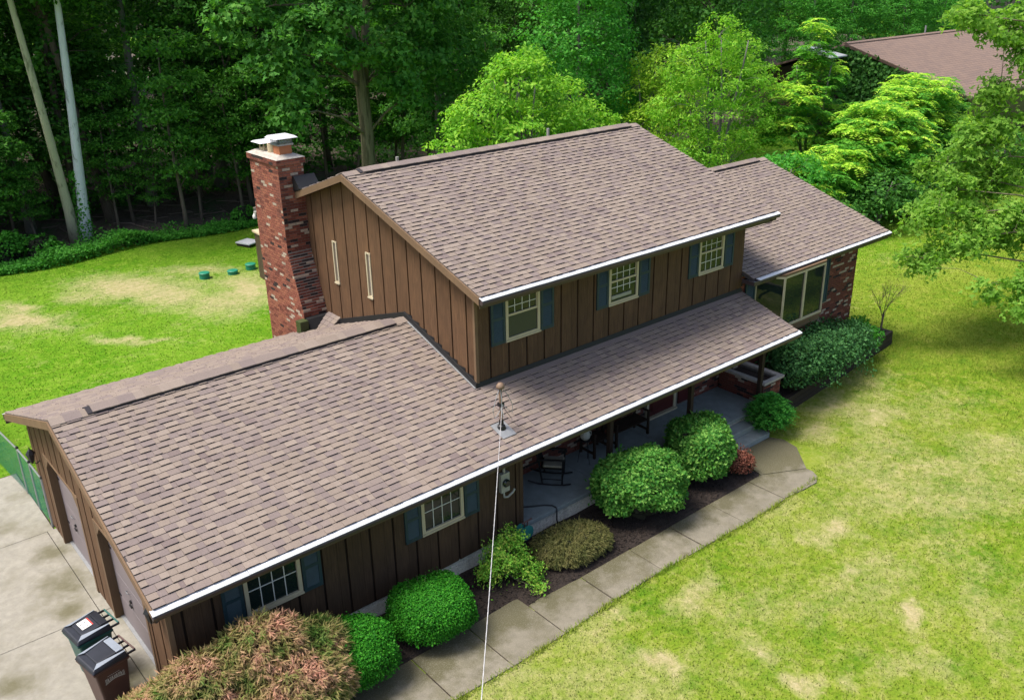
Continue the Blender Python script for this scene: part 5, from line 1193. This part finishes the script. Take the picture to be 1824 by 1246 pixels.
mid('tall_round_tree', 'tall dense mid green tree behind the yellow green one', (29.5, 21.5, 0), 12,
    [((0, 0, 10.6), (2.4, 2.2, 1.8), 120), ((-.3, 0, 8.0), (2.7, 2.4, 1.7), 130), ((.2, -.2, 5.6), (2.6, 2.4, 1.5), 110), ((0, 0, 12.6), (1.8, 1.8, 1.2), 60), ((0, 0, 3.5), (2.2, 2.0, 1.1), 60)], 'leaf_mid', nper=34, rad=.55, size=.17, limbs=30, stems=1, kx=1.15)
mid('golden_tree', 'golden yellow tree beside the tall round tree', (31.8, 18.6, 0), 7.6,
    [((.3, 0, 6.6), (1.2, 1.1, .9), 50), ((-.4, 0, 5.2), (1.2, 1.2, .9), 50), ((1.0, -.2, 5.0), (1.3, 1.1, .9), 50), ((-1.2, -.3, 4.0), (1.3, 1.1, .8), 45), ((.4, -.4, 3.4), (1.8, 1.2, .9), 50)], 'leaf_yellow', nper=30, rad=.5, size=.17, limbs=24, asp=.45)
mid('feathery_tree', 'tall feathery light green tree left of the neighbour roof', (33.0, 15.6, 0), 9.2,
    [((-1.7, .3, 7.0), (1.0, .9, .8), 34), ((-.3, 0, 8.1), (.9, .8, .9), 32), ((1.2, .2, 7.3), (1.1, 1.0, .8), 36), ((2.2, 0, 5.9), (1.1, 1.0, .8), 34), ((-2.4, .2, 5.4), (1.0, 1.0, .8), 32), ((0, -.4, 6.0), (1.8, 1.2, .9), 56), ((0, -.6, 4.4), (2.3, 1.3, .9), 60), ((-1.6, -.4, 3.4), (1.5, 1.1, .8), 36), ((1.8, -.4, 3.8), (1.5, 1.1, .8), 40), ((0, -.7, 2.6), (2.4, 1.2, .8), 46)], 'leaf_bright', nper=34, rad=.46, size=.17, asp=.36, limbs=60, limb_r=.035, kx=1.2)
mid('upright_ailanthus', 'upright bright tree with leaf spires just left of the ivy gable', (38.4, 14.2, 0), 7.6,
    [((0, 0, 6.6), (.55, .5, .9), 18), ((.3, 0, 5.2), (.9, .8, .8), 26), ((-.9, 0, 4.4), (1.2, 1.0, .7), 30), ((.2, -.3, 3.4), (1.7, 1.1, .8), 36), ((-1.7, 0, 3.4), (.9, .9, .5), 16), ((.8, -.2, 2.2), (1.8, 1.1, .7), 26)], 'leaf_sumac', size=.56, frond=True, limbs=26, limb_r=.035, kz=1.1, kx=1.45)
mid('sumac', 'spreading sumac with yellow tipped fronds below the neighbour roof', (38.6, 10.6, 0), 4.6,
    [((0, 0, 3.9), (1.4, 1.2, .5), 36), ((-1.3, -.2, 3.2), (1.1, 1.0, .6), 30), ((1.5, -.1, 3.1), (1.2, 1.0, .6), 32), ((0, -.7, 2.6), (2.2, 1.1, .7), 46), ((-.6, -.6, 1.6), (2.2, 1.1, .6), 34), ((1.4, -.4, 1.7), (1.6, 1.0, .6), 26)], 'leaf_sumac', size=.64, frond=True, limbs=30, limb_r=.03, kz=1.12)
mid('sumac', 'pale topped sumac hiding the middle of the neighbour roof', (45.6, 12.4, 0), 5.0,
    [((0, 0, 4.2), (1.7, 1.3, .5), 36), ((-1.5, -.2, 3.6), (1.1, 1.0, .6), 24), ((1.6, 0, 3.2), (1.4, 1.1, .7), 26), ((0, -.6, 2.6), (2.3, 1.2, .7), 36), ((0, -.3, 1.5), (2.4, 1.2, .7), 28)], 'leaf_sumac', size=.66, frond=True, limbs=24, limb_r=.03, kz=1.15, kx=1.45)
mid('shade_shrub', 'dark green thicket shrub behind the wing roof', (31.2, 10.6, 0), 3.6, [((0, 0, 2.7), (1.8, 1.3, .8), 70), ((-1.5, 0, 1.8), (1.4, 1.2, .8), 50), ((1.6, 0, 1.8), (1.5, 1.2, .8), 50), ((0, -.3, 1.0), (2.4, 1.3, .6), 50)], 'leaf_mid', nper=30, rad=.5, size=.17, limbs=20)
mid('shade_shrub', 'thicket shrub with feathery leaves below the feathery tree', (34.2, 10.2, 0), 3.4, [((0, 0, 2.5), (1.6, 1.2, .7), 34), ((-1.4, 0, 1.6), (1.3, 1.1, .7), 26), ((1.4, 0, 1.7), (1.4, 1.1, .7), 28), ((0, -.4, .9), (2.2, 1.1, .5), 26)], 'leaf_sumac', size=.6, frond=True, limbs=20, limb_r=.025)
mid('shade_shrub', 'dark thicket shrub directly behind the wing roof corner', (35.6, 8.4, 0), 2.6, [((0, 0, 1.7), (1.7, 1.2, .7), 70), ((-1.6, .3, 1.2), (1.4, 1.0, .6), 50), ((1.7, .2, 1.3), (1.4, 1.0, .6), 50)], 'leaf_forest', nper=30, rad=.5, size=.18, limbs=20)
mid('shade_shrub', 'dark thicket shrub under the yellow tipped sumac', (41.5, 8.6, 0), 2.8, [((0, 0, 1.9), (1.8, 1.2, .7), 70), ((-1.8, .3, 1.3), (1.5, 1.1, .6), 50), ((1.8, .2, 1.4), (1.5, 1.1, .6), 50)], 'leaf_forest', nper=30, rad=.5, size=.18, limbs=20)
mid('shade_shrub', 'dark thicket shrub at the far right behind the maple branches', (47.5, 8.5, 0), 3.2, [((0, 0, 2.1), (2.0, 1.3, .8), 70), ((-1.8, .3, 1.4), (1.5, 1.1, .7), 50), ((2, .2, 1.5), (1.6, 1.1, .7), 50)], 'leaf_forest', nper=30, rad=.5, size=.18, limbs=20)
mid('backdrop_tree', 'deep green tree behind the house, between maple and tall round tree', (25.8, 28.5, 0), 12, [((0, 0, 10), (2.8, 2.4, 1.8), 110), ((.5, 0, 7.2), (3.0, 2.4, 1.6), 110), ((0, -.2, 4.6), (2.8, 2.4, 1.4), 90), ((-.4, 0, 12.5), (2, 2, 1.2), 60)], 'leaf_maple', nper=32, rad=.6, size=.2, limbs=30, stems=1, kx=1.1)
for i, (x, y, s_, lb) in enumerate(((43, 24, 1.0, 'dark tree behind the feathery tree'), (49.5, 30, 1.1, 'dark tree behind the white topped part of the neighbour house'), (37, 27.5, 1.15, 'dark tree right of the tall round tree'))):
    copy_tree(FT[i], lb, (x, y, 0), i*2., (s_, s_, s_))
LG = bpy.data.objects
src = [o for o in LG if o.name.startswith('tall_round_tree')][0]
for i, (x, y, s_, lb) in enumerate(((64, 38, .9, 'leftmost'), (72, 36, .8, 'second from left'), (80, 37, .9, 'middle one'), (90, 37, .85, 'second from right'), (100, 38, .95, 'rightmost'))): copy_tree(src, lb+' of the green trees rising behind the neighbour roof', (x, y, 0), i*1.9, (s_*1.3, s_*1.3, s_), 'trees behind the neighbour house')

# ------------------------------------------------------------------ right hand maple
random.seed(55)
base = Vector((27.95, -3.8, 0))
RC = [(22.9, .75, 3.0, .75, .6, .5, 22), (23.6, .1, 3.5, .9, .8, .6, 30), (24.6, -.3, 3.9, 1.0, .9, .6, 34), (23.5, .75, 4.2, .6, .6, .5, 14), (24.4, .7, 4.8, .8, .7, .6, 22), (25.4, .2, 5.0, .9, .9, .7, 28), (25.4, -.6, 4.2, 1.0, .8, .6, 28), (22.5, -1.5, 2.75, .45, .4, .35, 9), (23.3, -1.9, 2.6, .6, .55, .45, 14), (24.2, -2.2, 2.7, .8, .7, .5, 20), (22.8, -2.4, 2.2, .4, .4, .3, 6), (24.2, -2.6, 1.9, .6, .5, .4, 10), (25.4, -2.0, 3.0, .9, .9, .6, 22),
      (24.9, 1.4, 5.4, .7, .7, .6, 22), (26.0, 1.3, 5.8, .8, .8, .8, 26), (26.6, .6, 5.2, 1.0, .9, .8, 30), (24.0, 1.5, 3.9, .6, .6, .5, 16), (25.0, 1.6, 4.3, .8, .7, .6, 24), (26.2, -.2, 3.4, 1.0, .9, .6, 26), (25.2, .8, 6.0, .7, .6, .7, 20), (25.6, .2, 6.7, .7, .6, .7, 20), (26.2, .9, 6.9, .6, .5, .8, 16), (25.8, .6, 7.8, .6, .6, .6, 16), (26.3, .1, 8.6, .9, .8, .7, 28), (25.9, .9, 9.3, .9, .8, .6, 30), (25.2, 1.5, 9.7, .9, .8, .45, 26), (26.8, 0, 9.6, 1.2, 1.0, .8, 40), (26.8, -.7, 7.4, 1.2, 1.0, 1.0, 40), (27.6, -1.6, 6.0, 1.6, 1.4, 1.2, 50), (28.2, -3, 8.5, 1.6, 1.6, 1.1, 36), (28.4, -4, 10.5, 1.6, 1.6, 1.1, 30), (29.6, -4, 6.4, 1.3, 1.3, 1.1, 26), (26.3, -3.6, 3.6, 1.0, 1.0, .7, 26)]
build_tree('right_maple', 'leafy maple reaching in from the right edge over the lawn', base, [(0, 0, -.2, .30), (0, 0, 1.5, .24), (-.1, .1, 3, .22), (-.1, .2, 5, .18), (0, .2, 7.5, .13), (.1, .1, 10, .08)],
    [((x+.38-base.x, y-.38-base.y, z), (a*.95, b_*.95, c_*.95), max(4, int(n_*.62))) for x, y, z, a, b_, c_, n_ in RC], 'leaf_maple_light', 'bark_maple', 60, .40, .11, 200, star=True, limb_r=.045, shell=.2, flat=.5, hub=True)

# ------------------------------------------------------------------ ground cover and hedge growth along the wood edge
n = 34000; x = RNG.uniform(-6, 30, n); e0 = 28.75+.35*np.sin(x*.8)+.02*(x-8); y = e0+np.abs(RNG.normal(size=n))*.75; lump = .22+.22*np.maximum(0, np.sin(x*1.7+.6)*np.sin(y*2.1))+.45*np.exp(-((x-9.0)/.9)**2)+.25*np.exp(-((x-6.8)/1.3)**2)
z = RNG.random(n)**.6*lump; P = np.stack([x, y, z], 1)
link('ground_cover', leaves_mesh('ground_cover', P, unit(RNG.normal(size=(n, 3))*.6+np.array([0, -.35, 1])), .13, 'leaf_cover', .6), label='low green ground cover along the edge of the wood', category='ground cover', kind='stuff')
for i, (x, y, s_, lb) in enumerate(((4.6, 30.6, 1.0, 'leafy bush at the left end of the wood edge'), (5.9, 30.2, .8, 'leafy bush second from the left at the wood edge'), (3.2, 31.4, 1.2, 'dark leafy bush at the left frame edge under the trees'), (14.9, 29.6, .6, 'small bright bush at the wood edge beside the chimney'))):
    dome_shrub('edge_bush', lb, (x, y, 0), (.9*s_, .8*s_, .6*s_), 2600, .14, 'leaf_cover', lump=.25, rnd=.7, layers=(.6, 1.15), core=.7, group='bushes along the wood edge')
n = 30000; x = RNG.uniform(-25, 60, n); y = 36+RNG.random(n)**1.3*34; z = RNG.random(n)*(.4+.9*np.clip(np.sin(x*.9+y*.4)*np.sin(y*.7-x*.3), 0, 1))+.03*(y-31)
link('undergrowth', leaves_mesh('undergrowth', np.stack([x, y, z], 1), unit(RNG.normal(size=(n, 3))*.6+np.array([0, -.35, 1])), .34, 'leaf_forest', .6), label='dark leafy undergrowth on the floor of the wood', category='undergrowth', kind='stuff')
# litter sticks
mb = MB()
for k in range(160):
    x, y = RNG.uniform(4, 20), RNG.uniform(31, 38); a = RNG.random()*3.14; L_ = RNG.uniform(.3, 1.3); z = float(ffz(np.array(x), np.array(y)))+.06; mb.tube([(x, y, z), (x+math.cos(a)*L_, y+math.sin(a)*L_, z+RNG.uniform(-.04, .15))], RNG.uniform(.01, .035), 4)
mb.obj('fallen_sticks', 'twig', label='fallen sticks and leaf litter on the floor of the wood', category='sticks', kind='stuff')
# far mass of the wood
n = 42000; x = RNG.uniform(-75, 190, n); y = 74+RNG.uniform(0, 8, n)+.0*x; z = RNG.uniform(0, 25, n); P = np.stack([x, y, z], 1)
n2 = 14000; P2 = np.stack([150+RNG.uniform(0, 8, n2), RNG.uniform(-40, 80, n2), RNG.uniform(0, 25, n2)], 1); P = np.concatenate([P, P2])
link('far_wood', leaves_mesh('far_wood', P, unit(RNG.normal(size=P.shape)+np.array([0, -.8, .5])), 1.0, 'leaf_forest_far', .75), label='distant dark mass of the wood closing the view', category='wood', kind='stuff')

# ------------------------------------------------------------------ neighbour house
nb = thing('neighbour_house', 'low house with brown shingle roof beyond the sumacs', 'house', (57.5, 24, 0))
RZ = 5.95; ES = 3.1; RUN = 9.2
wl = MB(); wl.box(.4, 32, -RUN+.6, RUN-.6, 0, ES-.1); wl.prism([(-RUN+.6, ES-.2), (RUN-.6, ES-.2), (0, RZ-.25)], 'x', .4, 32); wl.obj('wall', 'fascia_brown', nb)
MB().prism([(-RUN, ES-.14), (0, RZ-.14), (RUN, ES-.14), (RUN, ES), (0, RZ), (-RUN, ES)], 'x', 0, 32.5).obj('roof', 'far_roof', nb)
MB().prism([(-.22, RZ-.05), (0, RZ+.02), (.22, RZ-.05), (.22, RZ), (0, RZ+.09), (-.22, RZ)], 'x', 0, 32.5).obj('ridge_cap', 'far_roof', nb)
MB().prism([(-RUN-.02, ES-.2), (0, RZ-.2), (0, RZ-.03), (-RUN-.02, ES-.03)], 'x', -.05, -.005).obj('rake_board', 'fascia_brown', nb)
MB().tube([(13.5, 1.2, RZ-.6), (13.5, 1.2, RZ+.45)], .07, 8).obj('vent_pipe', 'steel_dull', nb); MB().tube([(25.6, 1.2, RZ-.6), (25.6, 1.2, RZ+.3)], .07, 8).obj('vent_pipe', 'steel_dull', nb)
MB().prism([(-.4, RZ-.75), (2.4, RZ-.25), (2.4, RZ-.33), (-.4, RZ-.83)], 'x', -2.2, -.2).obj('lean_to_roof', 'white_roof', nb)
MB().box(-2.1, .38, 0, 2.3, 0, RZ-.9).obj('lean_to_wall', 'siding_back', nb)
MB().tube([(-1.0, 1.4, RZ-.9), (-1.0, 1.4, RZ+.1)], .1, 8).lathe([(.2, 0), (.2, .05), (.03, .15)], (-1.0, 1.4, RZ+.08), 10).obj('flue', 'galv', nb)
wn = MB().box(21, 24, -RUN+.5, -RUN+.58, .9, 2.6).obj('window', 'white_paint', nb); MB().box(21.12, 23.88, -RUN+.48, -RUN+.498, 1.0, 2.5).obj('pane', 'glass', wn)
n = 9000; y = RNG.uniform(-8.9, 3.0, n); zt = RZ-.15-np.abs(y)*(RZ-ES)/RUN; z = RNG.random(n)*zt; P = np.stack([57.5+.2-RNG.random(n)*.35, 24+y, z], 1)
link('gable_ivy', leaves_mesh('gable_ivy', P, unit(RNG.normal(size=(n, 3))*.5+np.array([-1, -.1, .2])), .26, 'leaf_ivy', .8), label='dark ivy covering the gable of the neighbour house', category='ivy')

# ------------------------------------------------------------------ grass blades
def blades(name, x0, x1, y0, y1, n, h, wdt, label, excl):
    x = RNG.uniform(x0, x1, n); y = RNG.uniform(y0, y1, n); w_ = wear_at(x, y); k = (RNG.random(n) > w_*1.1) & ~excl(x, y); x, y = x[k], y[k]; n = len(x)
    P = np.stack([x, y, -.001*x], 1); az = RNG.random(n)*6.283; s_ = np.stack([np.cos(az), np.sin(az), 0*az], 1); ln = RNG.normal(size=(n, 3))*.5+np.array([0, 0, 1]); ln = unit(ln); hh = h*RNG.uniform(.5, 1.4, (n, 1)); wd = wdt*RNG.uniform(.7, 1.3, (n, 1))
    V = np.stack([P-s_*wd, P+s_*wd, P+ln*hh], 1).reshape(-1, 3); me = npmesh(name, V, np.arange(3*n).reshape(-1, 3), 'blade', attrs={'wear': wear_at(V[:, 0], V[:, 1])})
    link(name, me, label=label, category='grass', kind='stuff')
def ex_front(x, y):
    e = (y > -2.17+.05*np.sin(x*7)*np.sin(x*2.3)+.05*np.sin(x*.9)) & (x < 14.5) | (y > -1.75) & (x < 15.6) & (x > 14.2) | (y > .25+.094*(x-16.7)) & (x > 15.2) & (x < 23.5) | (x < 1.0) & (y > -2.2)
    return e | (x < .9)
blades('front_grass', 1.0, 34, -10, 1.2, 230000, .055, .010, 'short yellowish green grass of the front lawn', ex_front)
blades('side_grass', 15.5, 50, 1.2, 13, 90000, .06, .013, 'green grass beside and behind the brick wing', lambda x, y: (x < 23.6) | (y > 9) & (x < 29))
blades('back_grass', -.2, 26, 9.0, 29.4, 150000, .034, .014, 'green grass with worn patches on the back lawn', lambda x, y: (x > 6.5) & (y < 11.3) | (x < .1) & (y < 10.9))

n = 9000; x = RNG.uniform(1.3, 14.4, n); k = RNG.random(n) < .30+.5*np.clip(np.sin(x*5.3)*np.sin(x*1.9), 0, 1); x = x[k]; n = len(x)
y = -2.14+.05*np.sin(x*.9)+RNG.normal(size=n)*.035; P = np.stack([x, y, 0*x], 1); az = RNG.random(n)*6.283; sd_ = np.stack([np.cos(az), np.sin(az), 0*az], 1); ln = unit(RNG.normal(size=(n, 3))*.5+np.array([0, .35, .9])); hh = RNG.uniform(.04, .12, (n, 1))
V = np.stack([P-sd_*.009, P+sd_*.009, P+ln*hh], 1).reshape(-1, 3)
link('edge_grass', npmesh('edge_grass', V, np.arange(3*n).reshape(-1, 3), 'blade', attrs={'wear': np.zeros(3*n)}), label='longer grass creeping over the walkway edge', category='grass', kind='stuff')
